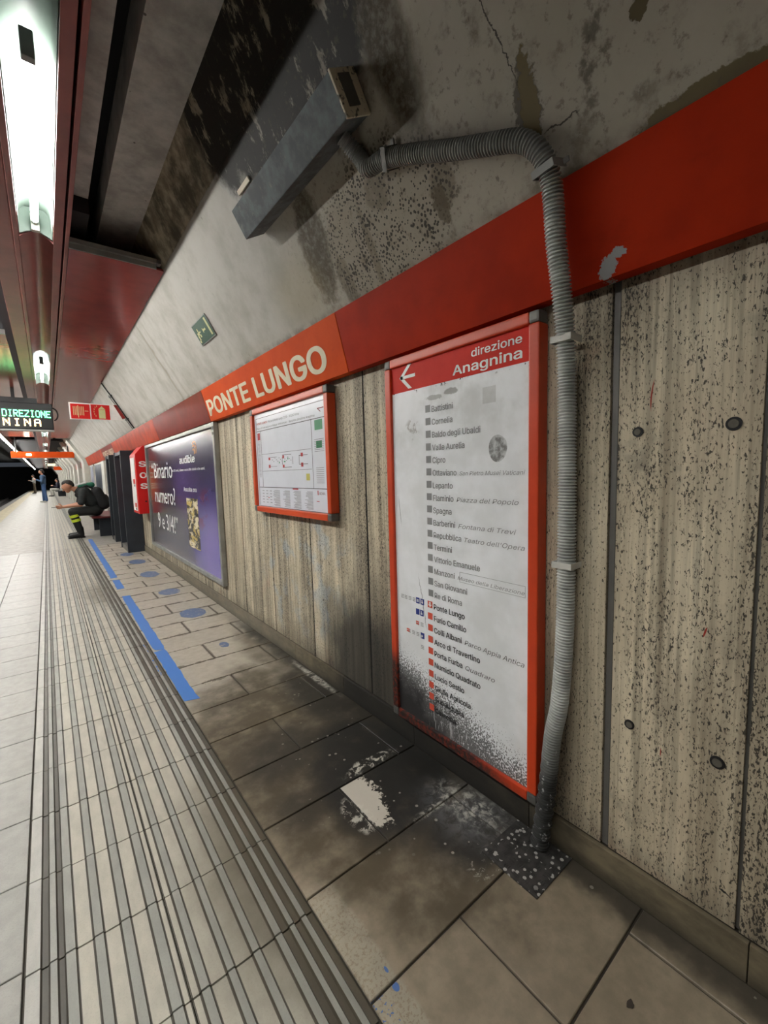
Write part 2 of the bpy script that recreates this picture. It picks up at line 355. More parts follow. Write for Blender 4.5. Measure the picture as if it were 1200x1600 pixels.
ORANGE = mat_paint('frame_orange', C(206, 74, 28), C(194, 66, 24), .4, .15)
REDORANGE = mat_paint('frame_red_orange', C(200, 62, 26), C(188, 54, 22), .4, .15)
ALU = plain('aluminium', C(165, 166, 162), .38, .6, sc=9, var=.3)
ALUDARK = plain('grey_metal', C(110, 108, 104), .5, .4, sc=9, dirt=.4)
STEEL = plain('painted_steel_blue_black', C(42, 48, 56), .5, .1, sc=4, var=.4)
BLACK = plain('black', C(16, 16, 18), .45)
ENAMEL = plain('white_enamel', C(108, 122, 114), .5, sc=6, var=.12)
WHITE = plain('white_paint', C(196, 194, 186), .55, sc=5)
TUBE = emit('fluorescent_tube', TUBE_COL, TUBE_POWER)
TUBE_E = emit('edge_tube', TUBE_COL, EDGE_POWER)
CREAM = plain('letter_cream', C(226, 214, 186), .5, sc=20, var=.12)
RED = plain('signal_red', C(206, 24, 22), .35, sc=4, var=.1)
GREYTXT = plain('print_grey', C(140, 140, 140), .5)
BLKTXT = plain('print_black', C(22, 22, 24), .5)
WHTXT = plain('print_white', C(236, 234, 230), .45)
SIGNRED = mat_paint('sign_red_band', C(208, 56, 44), C(198, 48, 38), .5, .1)
SQRED = plain('print_red', C(214, 84, 62), .45)
BLUE = plain('print_blue', C(32, 50, 130), .45)
GREEN = plain('print_green', C(30, 130, 80), .45)
EXITG = plain('exit_green', C(18, 74, 54), .4)
PHOTOLUM = plain('pale_yellow_print', C(206, 206, 150), .5)
LED_G = emit('led_green', (0.0, 1.0, 0.28, 1), 1.6)
LED_A = emit('led_amber', (1.0, 0.55, 0.18, 1), 2.2)

def mat_board():
    m = Mt('sign_board'); v, x, y, z = m.pos(); w = m.noise(m.sp(), 6, 6, .6); w2 = m.noise(m.sp(), 20, 5, .6)
    c = m.mix(m.ss(w, .3, .7), C(236, 237, 240), C(220, 221, 222))
    # grey rubbed patches near the top
    g = m.mul(m.ss(z, 1.2, 1.45), m.ss(w, .45, .7)); c = m.mix(m.mul(g, .3), c, C(150, 148, 142))
    # round scratched-off sticker, square ghost, smear over the first name
    d = m.ell(y, z, .841, 1.247, .036, .044, w2, .12, 1., .95); c = m.mix(m.mul(d, m.ss(m.noise(m.sp(), 45, 4, .6), .35, .6, .35, .9)), c, C(98, 96, 92))
    sq = m.mul(m.lt(m.math('ABSOLUTE', m.sub(y, .873)), .026), m.lt(m.math('ABSOLUTE', m.sub(z, 1.418)), .026)); c = m.mix(m.mul(sq, .4), c, C(150, 148, 142))
    sm = m.mx(m.ell(y, z, 1.04, 1.456, .045, .014, w2, .6, 1., .7), m.mul(m.ell(y, z, 1.12, 1.447, .05, .010, w2, 1.2, 1., .7), .7)); c = m.mix(m.mul(sm, .75), c, C(96, 92, 84))
    rs = m.mul(m.ell(y, z, 1.24, 1.345, .05, .05, w2, .3, 1., .6), m.ss(m.noise(m.sp(), 40, 4, .7), .52, .6)); c = m.mix(m.mul(rs, .5), c, C(120, 110, 100))
    ch = m.mul(m.ss(z, 1.475, 1.49), m.ss(m.noise(m.sp(), 50, 4), .6, .66)); c = m.mix(ch, c, C(50, 46, 42))
    sc = m.ell(m.add(y, m.mul(m.sub(w2, .5), .01)), z, 1.325, 1.02, .0016, .07, None, 0, 1, .6, -.12); c = m.mix(m.mul(sc, .8), c, C(70, 68, 66))
    sc = m.ell(m.add(y, m.mul(m.sub(w2, .5), .03)), z, 1.20, .66, .0022, .13, None, 0, 1, .6, -.18); c = m.mix(m.mul(sc, .7), c, C(50, 30, 30))
    # spotted soot creeping up from the foot, worst at the far corner
    lvl = m.add(m.sub(z, m.mul(m.sub(y, .72), .30)), m.mul(m.sub(w, .5), .18))
    amt = m.ss(lvl, .52, -.02)
    dd = m.mix(.5, m.vor(m.sp((1, 1, .75)), 190), m.noise(m.sp((1, 1, .8)), 170, 2)); dot = m.ss(m.sub(m.mul(amt, 0.80), dd), -.05, .12)
    c = m.mix(m.mul(dot, .86), c, C(46, 42, 38))
    solid = m.ell(y, z, 1.36, .12, .38, .24, w2, .45, 1.1, .45); c = m.mix(m.mul(solid, .93), c, C(34, 32, 33))
    # white drips through it
    dr = m.mul(m.ell(y, z, 1.06, .22, .13, .15, w2, .3, 1., .5), m.ss(m.noise(m.sp((1, 7, .8)), 16, 4), .58, .62)); c = m.mix(m.mul(dr, .85), c, C(190, 190, 190))
    return m.fin(c, .32, 0, w2, .05, .003)
BOARD = mat_board()
def sooty(name, col, top):
    m = Mt(name); v, x, y, z = m.pos(); w = m.noise(m.sp(), 12, 5, .6); w2 = m.noise(m.sp(), 60, 3)
    lvl = m.add(m.sub(z, m.mul(m.sub(y, .72), .45)), m.mul(m.sub(w, .5), .08)); a = m.ss(lvl, top, top - .12)
    c = m.mix(m.ss(w, .3, .7), col, tuple(k * .88 for k in col[:3]) + (1,)); c = m.mix(m.mul(a, m.ss(w2, .3, .6, .7, 1.)), c, C(30, 26, 24)); return m.fin(c, .42)
FRAME1 = sooty('frame_orange_sooty', C(206, 66, 26), .16)

def mat_poster():
    m = Mt('poster_print'); v, x, y, z = m.pos(); w = m.noise(m.sp(), 2.2, 4)
    c = m.mix(m.ss(y, 6.9, 5.2), C(66, 58, 62), C(56, 50, 72))
    c = m.mix(m.ell(y, z, 4.0, .45, .9, .75, w, .2, 1.2, .1), c, C(112, 98, 172))
    c = m.mix(m.mul(m.ell(y, z, 4.9, 1.1, .7, .4, w, .3, 1.2, .1), .7), c, C(96, 74, 130))
    c = m.mix(m.mul(m.ell(y, z, 6.7, 1.1, .55, .35, w, .2, 1.1, .1), .8), c, C(150, 96, 66))
    c = m.mix(m.mul(m.ell(y, z, 5.4, .35, .8, .3, w, .2, 1.2, .2), .6), c, C(62, 60, 66))
    c = m.mix(m.mul(m.mul(m.ss(m.noise(m.sp((1, .5, 1)), 5, 4), .55, .65), m.ell(y, z, 4.3, 1.0, .4, .4)), .6), c, C(110, 44, 60))
    return m.fin(c, .22, 0, m.noise(m.sp(), 4, 2), .08, .01)
POSTER = mat_poster()
m = Mt('cover_print'); v = m.sp((1, .4, 1)); n = m.noise(v, 9, 4, .6, 1.5)
c = m.mix(m.ss(n, .50, .56), C(40, 34, 34), C(196, 172, 96)); c = m.mix(m.ss(m.noise(v, 13, 3, .6, 1), .53, .58), c, C(226, 214, 184)); COVER = m.fin(c, .4)

def mat_conduit():
    m = Mt('conduit_plastic'); v, x, y, z = m.pos(); w = m.noise(m.sp(), 14, 5, .65)
    c = m.mix(m.ss(w, .3, .7), C(196, 198, 194), C(150, 152, 148))
    c = m.mix(m.mul(m.ss(z, 1.75, 2.0), .5), c, C(62, 62, 60))
    lv = m.add(z, m.mul(m.sub(w, .5), .16)); c = m.mix(m.mul(m.ss(lv, .50, .34), .55), c, C(60, 60, 58)); c = m.mix(m.mul(m.ss(lv, .36, .22), .9), c, C(24, 24, 24))
    c = m.mix(m.mul(m.mul(m.ss(z, .42, .30), m.ss(m.noise(m.sp((1, 1, .5)), 60, 3), .6, .68)), .6), c, C(190, 190, 188))
    return m.fin(c, .38)
CONDUIT = mat_conduit()
m = Mt('grey_box_paint'); v = m.sp(); w = m.noise(v, 16, 6, .65)
c = m.mix(m.ss(w, .35, .62), C(98, 106, 110), C(72, 77, 79)); c = m.mix(m.mul(m.ss(m.noise(m.sp((1, 1, 1), (4, 0, 0)), 22, 6, .75), .60, .66), .6), c, C(128, 126, 120)); GBOX = m.fin(c, .7, 0, w, .3, .004)
m = Mt('box_end_paint'); v = m.sp(); w = m.noise(v, 28, 5, .65)
c = m.mix(m.ss(w, .40, .47), C(104, 100, 90), C(224, 214, 190)); BOXEND = m.fin(c, .7)
m = Mt('tread_plate_metal'); v, x, y, z = m.pos(); w = m.noise(m.sp(), 30, 4)
c = m.mix(m.ss(w, .3, .7), C(70, 68, 66), C(46, 45, 44)); sp_ = m.mul(m.lt(m.vor(m.sp(), 55), .30), m.gt(m.noise(m.sp(), 16, 2), .47)); c = m.mix(m.mul(sp_, .85), c, C(186, 184, 178)); TREAD = m.fin(c, .45, .3, w, .2, .002)  # white spots, partly tread highlights put into the colour
def worn(name, col, th):
    m = Mt(name); v = m.sp(); w = m.noise(v, 26, 6, .7); c = m.mix(m.ss(w, th, th + .06), col, C(150, 146, 140)); return m.fin(c, .45)
TAPE = worn('blue_floor_paint', C(62, 116, 190), .66)
STICK = worn('blue_sticker_worn', C(82, 102, 138), .56)

# ------------------------------------------------------------------ mesh helper
class MB:
    def __init__(s): s.v = []; s.f = []; s.mi = []; s.sm = []
    def quad(s, a, b, c, d, mi=0): i = len(s.v); s.v += [a, b, c, d]; s.f.append((i, i + 1, i + 2, i + 3)); s.mi.append(mi); return s
    def poly(s, pts, mi=0): i = len(s.v); s.v += list(pts); s.f.append(tuple(range(i, i + len(pts)))); s.mi.append(mi); return s
    def box(s, x0, x1, y0, y1, z0, z1, mi=0, mat=None):
        p = [Vector((x, y, z)) for z in (z0, z1) for y in (y0, y1) for x in (x0, x1)]
        if mat: p = [mat @ q for q in p]
        i = len(s.v); s.v += p
        for f in ((0, 2, 3, 1), (4, 5, 7, 6), (0, 1, 5, 4), (2, 6, 7, 3), (0, 4, 6, 2), (1, 3, 7, 5)): s.f.append(tuple(i + k for k in f)); s.mi.append(mi)
        return s
    def prism(s, prof, y0, y1, mi=0, caps=True):      # profile in (x,z), extruded along y
        n = len(prof); i = len(s.v)
        s.v += [(x, y0, z) for x, z in prof] + [(x, y1, z) for x, z in prof]
        for k in range(n): s.f.append((i + k, i + (k + 1) % n, i + n + (k + 1) % n, i + n + k)); s.mi.append(mi)
        if caps: s.f.append(tuple(i + k for k in range(n))[::-1]); s.mi.append(mi); s.f.append(tuple(i + n + k for k in range(n))); s.mi.append(mi)
        return s
    def cyl(s, p0, p1, r0, r1=None, n=12, mi=0, caps=True):
        r1 = r0 if r1 is None else r1; p0 = Vector(p0); p1 = Vector(p1); d = (p1 - p0).normalized()
        a = d.orthogonal().normalized(); b = d.cross(a); i = len(s.v)
        for p, r in ((p0, r0), (p1, r1)):
            for k in range(n): t = 2 * math.pi * k / n; s.v.append(p + (a * math.cos(t) + b * math.sin(t)) * r)
        for k in range(n): s.f.append((i + k, i + (k + 1) % n, i + n + (k + 1) % n, i + n + k)); s.mi.append(mi)
        if caps: s.f.append(tuple(range(i, i + n))[::-1]); s.mi.append(mi); s.f.append(tuple(range(i + n, i + 2 * n))); s.mi.append(mi)
        return s
    def sph(s, c, r, n=12, m=8, sc=(1, 1, 1), mi=0):
        i = len(s.v)
        for a in range(m + 1):
            for b in range(n):
                t = math.pi * a / m; q = 2 * math.pi * b / n
                s.v.append((c[0] + r * sc[0] * math.sin(t) * math.cos(q), c[1] + r * sc[1] * math.sin(t) * math.sin(q), c[2] + r * sc[2] * math.cos(t)))
        for a in range(m):
            for b in range(n): s.f.append((i + a * n + b, i + (a + 1) * n + b, i + (a + 1) * n + (b + 1) % n, i + a * n + (b + 1) % n)); s.mi.append(mi)
        return s
    def mesh(s, name, mats):
        me = bpy.data.meshes.new(name); me.from_pydata([tuple(p) for p in s.v], [], s.f)
        for mt in (mats if isinstance(mats, (list, tuple)) else [mats]): me.materials.append(mt)
        for p, k in zip(me.polygons, s.mi): p.material_index = k
        bm = bmesh.new(); bm.from_mesh(me); bmesh.ops.remove_doubles(bm, verts=bm.verts, dist=1e-5); bmesh.ops.recalc_face_normals(bm, faces=bm.faces); bm.to_mesh(me); bm.free()
        return me
    def build(s, name, mats, parent=None, smooth=False, bevel=0, world=True):
        me = s.mesh(name, mats)
        if bevel:
            bm = bmesh.new(); bm.from_mesh(me)
            ed = [e for e in bm.edges if len(e.link_faces) == 2 and e.calc_face_angle(0) > .6]
            bmesh.ops.bevel(bm, geom=ed, offset=bevel, segments=2, affect='EDGES', profile=.6, clamp_overlap=True); bm.to_mesh(me); bm.free()
        if smooth:
            for p in me.polygons: p.use_smooth = True
            try: me.set_sharp_from_angle(angle=math.radians(40))
            except Exception: pass
        return link(name, me, parent)

def link(name, data, parent=None):
    o = bpy.data.objects.new(name, data); COL.objects.link(o)
    if parent is not None:
        o.parent = parent; o.matrix_parent_inverse = Matrix.Translation(-wloc(parent))
    return o
def wloc(o):
    v = Vector(o.location)
    return v
def thing(name, label, cat, loc=(0, 0, 0), group=None):
    o = bpy.data.objects.new(name, None); COL.objects.link(o); o.location = loc; o['label'] = label; o['category'] = cat; o.empty_display_size = .1
    if group: o['group'] = group
    return o
def tag(o, label, cat, group=None):
    o['label'] = label; o['category'] = cat
    if group: o['group'] = group
    return o
def struct(name, me_or_mb, mats=None):
    o = me_or_mb.build(name, mats) if isinstance(me_or_mb, MB) else link(name, me_or_mb); o['kind'] = 'structure'; return o
def tileobj(name, me, parent, loc):
    o = bpy.data.objects.new(name, me); COL.objects.link(o); o.parent = parent; o.location = loc; return o

# fonts bundled with the program itself; the built-in one if they are missing
def font(fn):
    try:
        p = os.path.join(bpy.utils.system_resource('DATAFILES', path='fonts'), fn)
        if os.path.exists(p): return bpy.data.fonts.load(p)
    except Exception: pass
    return None
INTER = font('Inter.woff2'); MATHF = font('Noto Sans Math.woff2')
def serif(t):
    if not MATHF: return t
    o = ''
    for ch in t:
        if 'a' <= ch <= 'z': o += chr(0x1D41A + ord(ch) - 97)
        elif 'A' <= ch <= 'Z': o += chr(0x1D400 + ord(ch) - 65)
        elif '0' <= ch <= '9': o += chr(0x1D7CE + ord(ch) - 48)
        else: o += ch
    return o
def text(name, body, mat, parent, org, ux, uy, cap, width=None, align='LEFT', bold=0.0, shear=0.0, xs=1.0, fnt='i', th=0.0006, lift=0.0008):
    """flat lettering; org = baseline point, ux/uy = reading and up directions, cap = capital height"""
    cu = bpy.data.curves.new(name, 'FONT'); cu.body = body; cu.size = 1; cu.shear = shear; cu.resolution_u = 3
    f = INTER if fnt == 'i' else MATHF
    if f: cu.font = f
    cu.align_x = 'LEFT'
    o = bpy.data.objects.new(name, cu); me = bpy.data.meshes.new_from_object(o); bpy.data.objects.remove(o)
    ref = 0.727 if INTER else 0.73
    xsv = [v.co.x for v in me.vertices]
    if not xsv: return None
    x0, x1 = min(xsv), max(xsv); k = cap / ref; kx = k * xs
    if width: kx = width / (x1 - x0)
    sh = {'LEFT': -x0, 'RIGHT': -x1, 'CENTER': -(x0 + x1) / 2}[align]
    ux = Vector(ux).normalized(); uy = Vector(uy).normalized(); nn = ux.cross(uy); org = Vector(org)
    if bold:                                        # heavier weight: shifted overlays of the same outline
        src = [tuple(v.co) for v in me.vertices]; fs = [tuple(p.vertices) for p in me.polygons]; vv = []; ff = []
        for kz, (dx, dy) in enumerate(((0, 0), (1, 0), (-1, 0), (0, .6), (0, -.6), (.7, .5), (-.7, .5), (.7, -.5), (-.7, -.5))):
            o_ = len(vv); vv += [(x + dx * bold, y + dy * bold, kz * .00008) for x, y, _ in src]; ff += [tuple(i + o_ for i in f_) for f_ in fs]
        me = bpy.data.meshes.new(name); me.from_pydata(vv, [], ff)
    for v in me.vertices: v.co = org + ux * ((v.co.x + sh) * kx) + uy * (v.co.y * k) + nn * (lift + v.co.z)
    me.materials.clear(); me.materials.append(mat)
    ob = link(name, me, parent)
    return ob

# ------------------------------------------------------------------ floor
fm = MB().box(-1.80, 1.19, -13.0, 9.096, -.12, -.007)
floor = struct('floor', fm, GROUT)
G = .0022
def tilemesh(name, w, l, mat, ch=.0016, th=.012, g=G):
    a = MB(); x0, x1, y0, y1 = g, w - g, g, l - g
    b = [(x0, y0, -th), (x1, y0, -th), (x1, y1, -th), (x0, y1, -th)]; t0 = [(x, y, -ch) for x, y, _ in b]
    t1 = [(x0 + ch, y0 + ch, 0), (x1 - ch, y0 + ch, 0), (x1 - ch, y1 - ch, 0), (x0 + ch, y1 - ch, 0)]
    a.poly(t1)
    for k in range(4):
        j = (k + 1) % 4; a.quad(t0[k], t0[j], t1[j], t1[k]); a.quad(b[k], b[j], t0[j], t0[k])
    return a.mesh(name, mat)
XR0, XR1 = 0.4715, 1.158
tR = {w: tilemesh('floor_tile', w, .3, TILE_R, g=.0032) for w in (0.2955, 0.5935, 0.0930, 0.3910)}
for r in range(-4, 30):
    y0 = .096 + .3 * r
    if r % 2 == 0: segs = [(XR0, 0.5935), (1.065, 0.0930)]   # seam at 1.065
    else: segs = [(XR0, 0.2955), (0.767, 0.3910)]            # seam at 0.767
    for x0, w in segs:
        o = tileobj('floor_tile', tR[w], floor, (x0, y0, random.uniform(-.0006, .0004)))
tL = tilemesh('floor_tile', .3055, .3, TILE_L)
for r in range(-3, 30):
    for ci in range(4):
        y0 = .083 + .3 * r
        tileobj('floor_tile', tL, floor, (-.1405 - .3055 * (ci + 1), y0, random.uniform(-.0006, .0004)))
# ribbed guide tiles: (x from, x to, kind)
PL = [(-.1385, -.106, 'L'), (-.106, -.092, 'D'), (-.092, -.073, 'R'), (-.073, -.061, 'D'), (-.061, -.036, 'R'), (-.036, -.001, 'C'), (-.001, .023, 'R'), (.023, .058, 'C'), (.058, .083, 'R'), (.083, .120, 'C'), (.120, .146, 'R'), (.146, .1605, 'C')]
PR = [(.1635, .181, 'C'), (.181, .204, 'R'), (.204, .241, 'C'), (.241, .262, 'R'), (.262, .303, 'C'), (.303, .325, 'R'), (.325, .361, 'C'), (.361, .383, 'R'), (.383, .400, 'D'), (.400, .418, 'R'), (.418, .433, 'D'), (.433, .452, 'R'), (.452, .468, 'D')]
def ribmesh(P, ox, l, g=.0022):
    a = MB(); hz = {'L': .004, 'R': .0045, 'C': 0.0, 'D': -.0015}; mi = {'L': 3, 'R': 0, 'C': 1, 'D': 2}
    y0, y1 = g, l - g
    pts = []
    for x0, x1, k in P:
        if k in 'RL': pts += [(x0, 0, 2), (x0 + .0028, hz[k], None), (x1 - .0028, hz[k], mi[k]), (x1, 0, 2)]
        elif k == 'C':                # thin dirt line each side of the channel
            pts += [(x0, 0, None), (x0 + .0022, 0, 2), (x1 - .0022, 0, 1), (x1, 0, 2)]
        else: pts += [(x0, 0, None), (x0 + .001, hz[k], 2), (x1 - .001, hz[k], 2), (x1, 0, 2)]
    q = []
    for i in range(len(pts) - 1):
        (xa, za, _), (xb, zb, k) = pts[i], pts[i + 1]
        if xb - xa < 1e-6: continue
        mm = k if k is not None else (2 if abs(zb - za) > 1e-6 else 2)
        a.quad((xa - ox, y0, za), (xb - ox, y0, zb), (xb - ox, y1, zb), (xa - ox, y1, za), mm)
        a.quad((xa - ox, y0, -.012), (xb - ox, y0, -.012), (xb - ox, y0, zb), (xa - ox, y0, za), mm)
        a.quad((xa - ox, y1, -.012), (xb - ox, y1, -.012), (xb - ox, y1, zb), (xa - ox, y1, za), mm)
    xe, xs_ = P[-1][1] - ox, P[0][0] - ox
    for xx in (xs_, xe): a.quad((xx, y0, -.012), (xx, y1, -.012), (xx, y1, 0), (xx, y0, 0), 1)
    return a.mesh('guide_tile', [RIB, RIBBASE, RIBDARK, RIBLIGHT])
mL, mR = ribmesh(PL, -.1385, .3), ribmesh(PR, .1635, .3)
for r in range(-3, 30):
    y0 = .06 + .3 * r
    tileobj('guide_tile', mL, floor, (-.1385, y0, random.uniform(-.0005, .0008)))
    tileobj('guide_tile', mR, floor, (.1635, y0, random.uniform(-.0005, .0008)))
# beyond, one joined run of guide ribs and paving
a = MB()
for P in (PL, PR):
    for x0, x1, k in P:
        if k in 'RL': a.prism([(x0, -.002), (x1, -.002), (x1 - .003, .0045), (x0 + .003, .0045)], 9.07, 70, 0 if k == 'R' else 3)
        else: a.box(x0, x1, 9.07, 70, -.01, 0, 1 if k == 'C' else 2)
o = a.build('guide_ribs', [RIB, RIBBASE, RIBDARK, RIBLIGHT], floor); o['kind'] = 'stuff'
fp = MB().box(-1.16, -.1405, 9.09, 70, -.1, 0).box(.4715, 1.19, 9.10, 70, -.1, 0); fp.build('far_paving', FARPAVE, floor)
struct('trim_1', MB().box(-1.56, -1.364, -13.0, 9.09, -.1, .001).box(-1.56, -1.162, 9.09, 70, -.1, .001), YELLOW)
struct('trim_2', MB().box(-1.80, -1.562, -13.0, 70, -.9, .0), EDGE)
struct('floor_track', MB().box(-6.0, -1.8, -13, 72, -1.1, -.95), TRACK)
for k, xr in enumerate((-2.45, -3.9)):
    rl = tag(MB().prism([(xr - .07, -.95), (xr + .07, -.95), (xr + .02, -.92), (xr + .035, -.80), (xr - .035, -.80), (xr - .02, -.92)], -3, 70).build('track_rail', ALUDARK), ('steel running rail in the dark track pit, nearer the platform', 'steel running rail in the dark track pit, farther from the platform')[k], 'rail')

# ------------------------------------------------------------------ right wall
wall = struct('wall_right', MB().box(1.192, 1.30, -13.0, 70, -.1, 2.0), BLACKWALL)
XW = 1.17
joints = [-12.9, -9, -6, -3, -1.75, -1.2, -.70, -.145, .206, .505, 1.060, 1.615, 2.178, 2.73, 3.28, 3.85, 4.40, 4.95, 5.50, 6.05, 6.60, 7.15, 7.70, 8.25, 8.8, 9.35, 9.9, 10.45, 11.0, 11.55, 12.1]
for i in range(len(joints) - 1):
    a0, a1 = joints[i] + (.0032 if joints[i] < 1.2 else .006), joints[i + 1] - (.0032 if joints[i + 1] < 1.2 else .006)
    if abs(joints[i] - .505) < .01: a0 = .5155
    if abs(joints[i + 1] - .505) < .01: a1 = .4945
    if abs(joints[i] - .206) < .01: a0 = .209
    if abs(joints[i + 1] - .206) < .01: a1 = .201
    xo = random.uniform(-.0012, .0012)
    MB().box(XW + xo, 1.19, a0, a1, .098, 1.69).build('stone_slab', TRAV, wall, bevel=.0012)
for jj in joints[1:-1]:
    if jj > 1.2: MB().box(1.1722, 1.19, jj - .0058, jj + .0058, .098, 1.69).build('joint_filler', GROUT_D, wall)
MB().box(1.1755, 1.19, .4975, .5125, .098, 1.69).build('joint_strip', ALUDARK, wall)
MB().box(1.179, 1.19, .2025, .2085, .098, 1.69).build('joint_strip', ALUDARK, wall)
for yy, zz, rr in ((.447, 1.264, .0105), (.257, 1.265, .0125), (.447, .490, .0105), (.256, .487, .0125)):
    p = MB().cyl((1.1712, yy, zz), (1.1680, yy, zz), rr * 1.2, rr * 1.15, 20).build('plug_ring', BLACK, wall, smooth=True)
    p = MB().cyl((1.1712, yy, zz), (1.1664, yy, zz), rr * .88, rr * .74, 20).build('plug', plain('plug_mortar', C(96, 92, 82), .8, sc=80) if yy == .447 and zz > 1 else bpy.data.materials['plug_mortar'], wall, smooth=True)
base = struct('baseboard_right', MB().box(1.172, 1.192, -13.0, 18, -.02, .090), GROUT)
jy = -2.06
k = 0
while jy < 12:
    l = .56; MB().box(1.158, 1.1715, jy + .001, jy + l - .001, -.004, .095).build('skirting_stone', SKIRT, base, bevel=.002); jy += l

# orange-red band (tilted fascia)
t3 = struct('trim_3', MB().box(1.165, 1.19, -13.0, 17.2, 1.70, 1.88), BLACKWALL)
BJ = [-.43 - 6.27, -.43 - 4.18, -.43 - 2.09, -.43, 1.655, 3.745, 5.835, 7.925, 10.015, 12.105, 14.195, 17.2]
bm_ = [0, 0, 0, 0, 1, 2, 3, 3, 2, 3, 3]
fas = []
for i in range(len(BJ) - 1):
    pr = [(1.123, 1.640), (1.163, 1.640), (1.163, 1.655), (1.140, 1.655), (1.078, 1.893), (1.058, 1.890)]
    fas.append(MB().prism(pr, BJ[i] + .0028, BJ[i + 1] - .0028).build('fascia_panel', BANDS[bm_[i]], t3, bevel=.0008))
upb = Vector((-.065, 0, .25)).normalized()
def bandpt(y, s): return Vector((1.123, y, 1.640)) + upb * s
text('lettering', 'PONTE', CREAM, fas[4], bandpt(3.695, .044), (0, -1, 0), upb, .170, width=.88, bold=.028)
text('lettering', 'LUNGO', CREAM, fas[4], bandpt(2.70, .044), (0, -1, 0), upb, .170, width=.885, bold=.028)
text('lettering', 'PONTE LUNGO', CREAM, fas[7], bandpt(12.0, .048), (0, -1, 0), upb, .165, width=1.9, bold=.018)

# ------------------------------------------------------------------ vault
sl = 1.72
def vx(z, off=0): return 1.06 - (z - 1.89) / sl - off
vault = struct('wall_vault', MB().prism([(1.075, 1.875), (vx(2.76), 2.76), (vx(2.76) + .5, 2.76), (1.3, 1.875)], -13.0, 70), VAULT)
VN = Vector((1, 0, 1 / sl)).normalized(); VU = Vector((-1 / sl, 0, 1)).normalized()
def vpt(y, z, off=0): return Vector((vx(z), y, z)) - VN * off

# ------------------------------------------------------------------ ceiling
ceil = struct('ceiling', MB().box(-1.5, .6, -13.0, 70, 2.90, 3.0), DARK)
def cpart(name, mb, mat, bevel=0): return mb.build(name, mat, ceil, bevel=bevel)
cpart('concrete_beam', MB().box(.378, .60, -13.0, 20.0, 2.72, 2.90), CONC)
cpart('concrete_beam', MB().box(.150, .300, -13.0, 20.0, 2.70, 2.90), CONC)
cpart('beam_end', MB().box(.205, .300, 2.9, 3.4, 2.62, 2.70), DARK)
cpart('maroon_rail', MB().box(.136, .177, -13.0, 60, 2.50, 2.60), RAIL, .003)
cpart('maroon_rail', MB().box(.187, .205, -13.0, 60, 2.497, 2.70), RAIL, .002)
cpart('maroon_rail', MB().box(-.034, -.010, -13.0, 60, 2.50, 2.60), RAIL, .003)
cpart('maroon_rail', MB().box(-.132, -.036, -13.0, 60, 2.505, 2.60), RAIL, .003)
cpart('dark_channel', MB().box(-.20, -.133, -13.0, 60, 2.60, 2.8), DARK)
cpart('channel_back', MB().box(-.14, .20, -13.0, 60, 2.70, 2.74), DARK)
# curved covers between the lamps
LP = 4.58; L1 = 3.10
def curved(y0, y1, mat, name, parent, r=.10, d=.045, zt=2.503, inward=1):
    a = MB(); n = 10; pr = []
    for k in range(n + 1):
        t = k / n; x = -.009 + .145 * t; pr.append((x, zt + d * math.sin(math.pi * t) * inward))
    a.prism(pr + [(.136, 2.60), (-.009, 2.60)], y0, y1); return a.build(name, mat, parent, smooth=True)
for k in range(-4, 13):
    curved(L1 + LP * k + .004, L1 + LP * k + LP - 1.85 - .004, RAIL, 'cover_plate', ceil)
# red gloss panels
pj = [3.10, 5.38, 7.67, 9.96, 12.25, 14.54, 16.83]
for i in range(len(pj) - 1):
    cpart('ceiling_panel', MB().prism([(.207, 2.500), (.700, 2.500), (.694, 2.512), (.207, 2.512)], pj[i] + .002, pj[i + 1] - .002), PANEL)
cpart('panel_edge_angle', MB().box(.205, .655, 3.07, 3.098, 2.528, 2.553).box(.205, .655, 3.09, 3.098, 2.50, 2.553), ALU)
cpart('panel_edge_angle', MB().box(.655, .675, 3.05, 3.098, 2.52, 2.545), ALUDARK)
pj2 = [5.2, 7.49, 9.78, 12.07, 14.36, 16.65]
for i in range(len(pj2) - 1):
    cpart('ceiling_panel', MB().box(-.86, -.185, pj2[i] + .002, pj2[i + 1] - .002, 2.50, 2.512), PANEL)
cpart('panel_edge_angle', MB().box(-.86, -.185, 5.17, 5.198, 2.50, 2.54), ALU)
cpart('edge_light_beam', MB().box(-1.04, -.88, -13.0, 70, 2.582, 2.70), DARK)
cpart('dark_soffit', MB().box(-.86, -.21, 20.2, 70, 2.66, 2.70).box(.21, .6, 20.2, 70, 2.66, 2.70).box(-1.5, -.2, -13.0, 70, 2.84, 2.90), DARK)

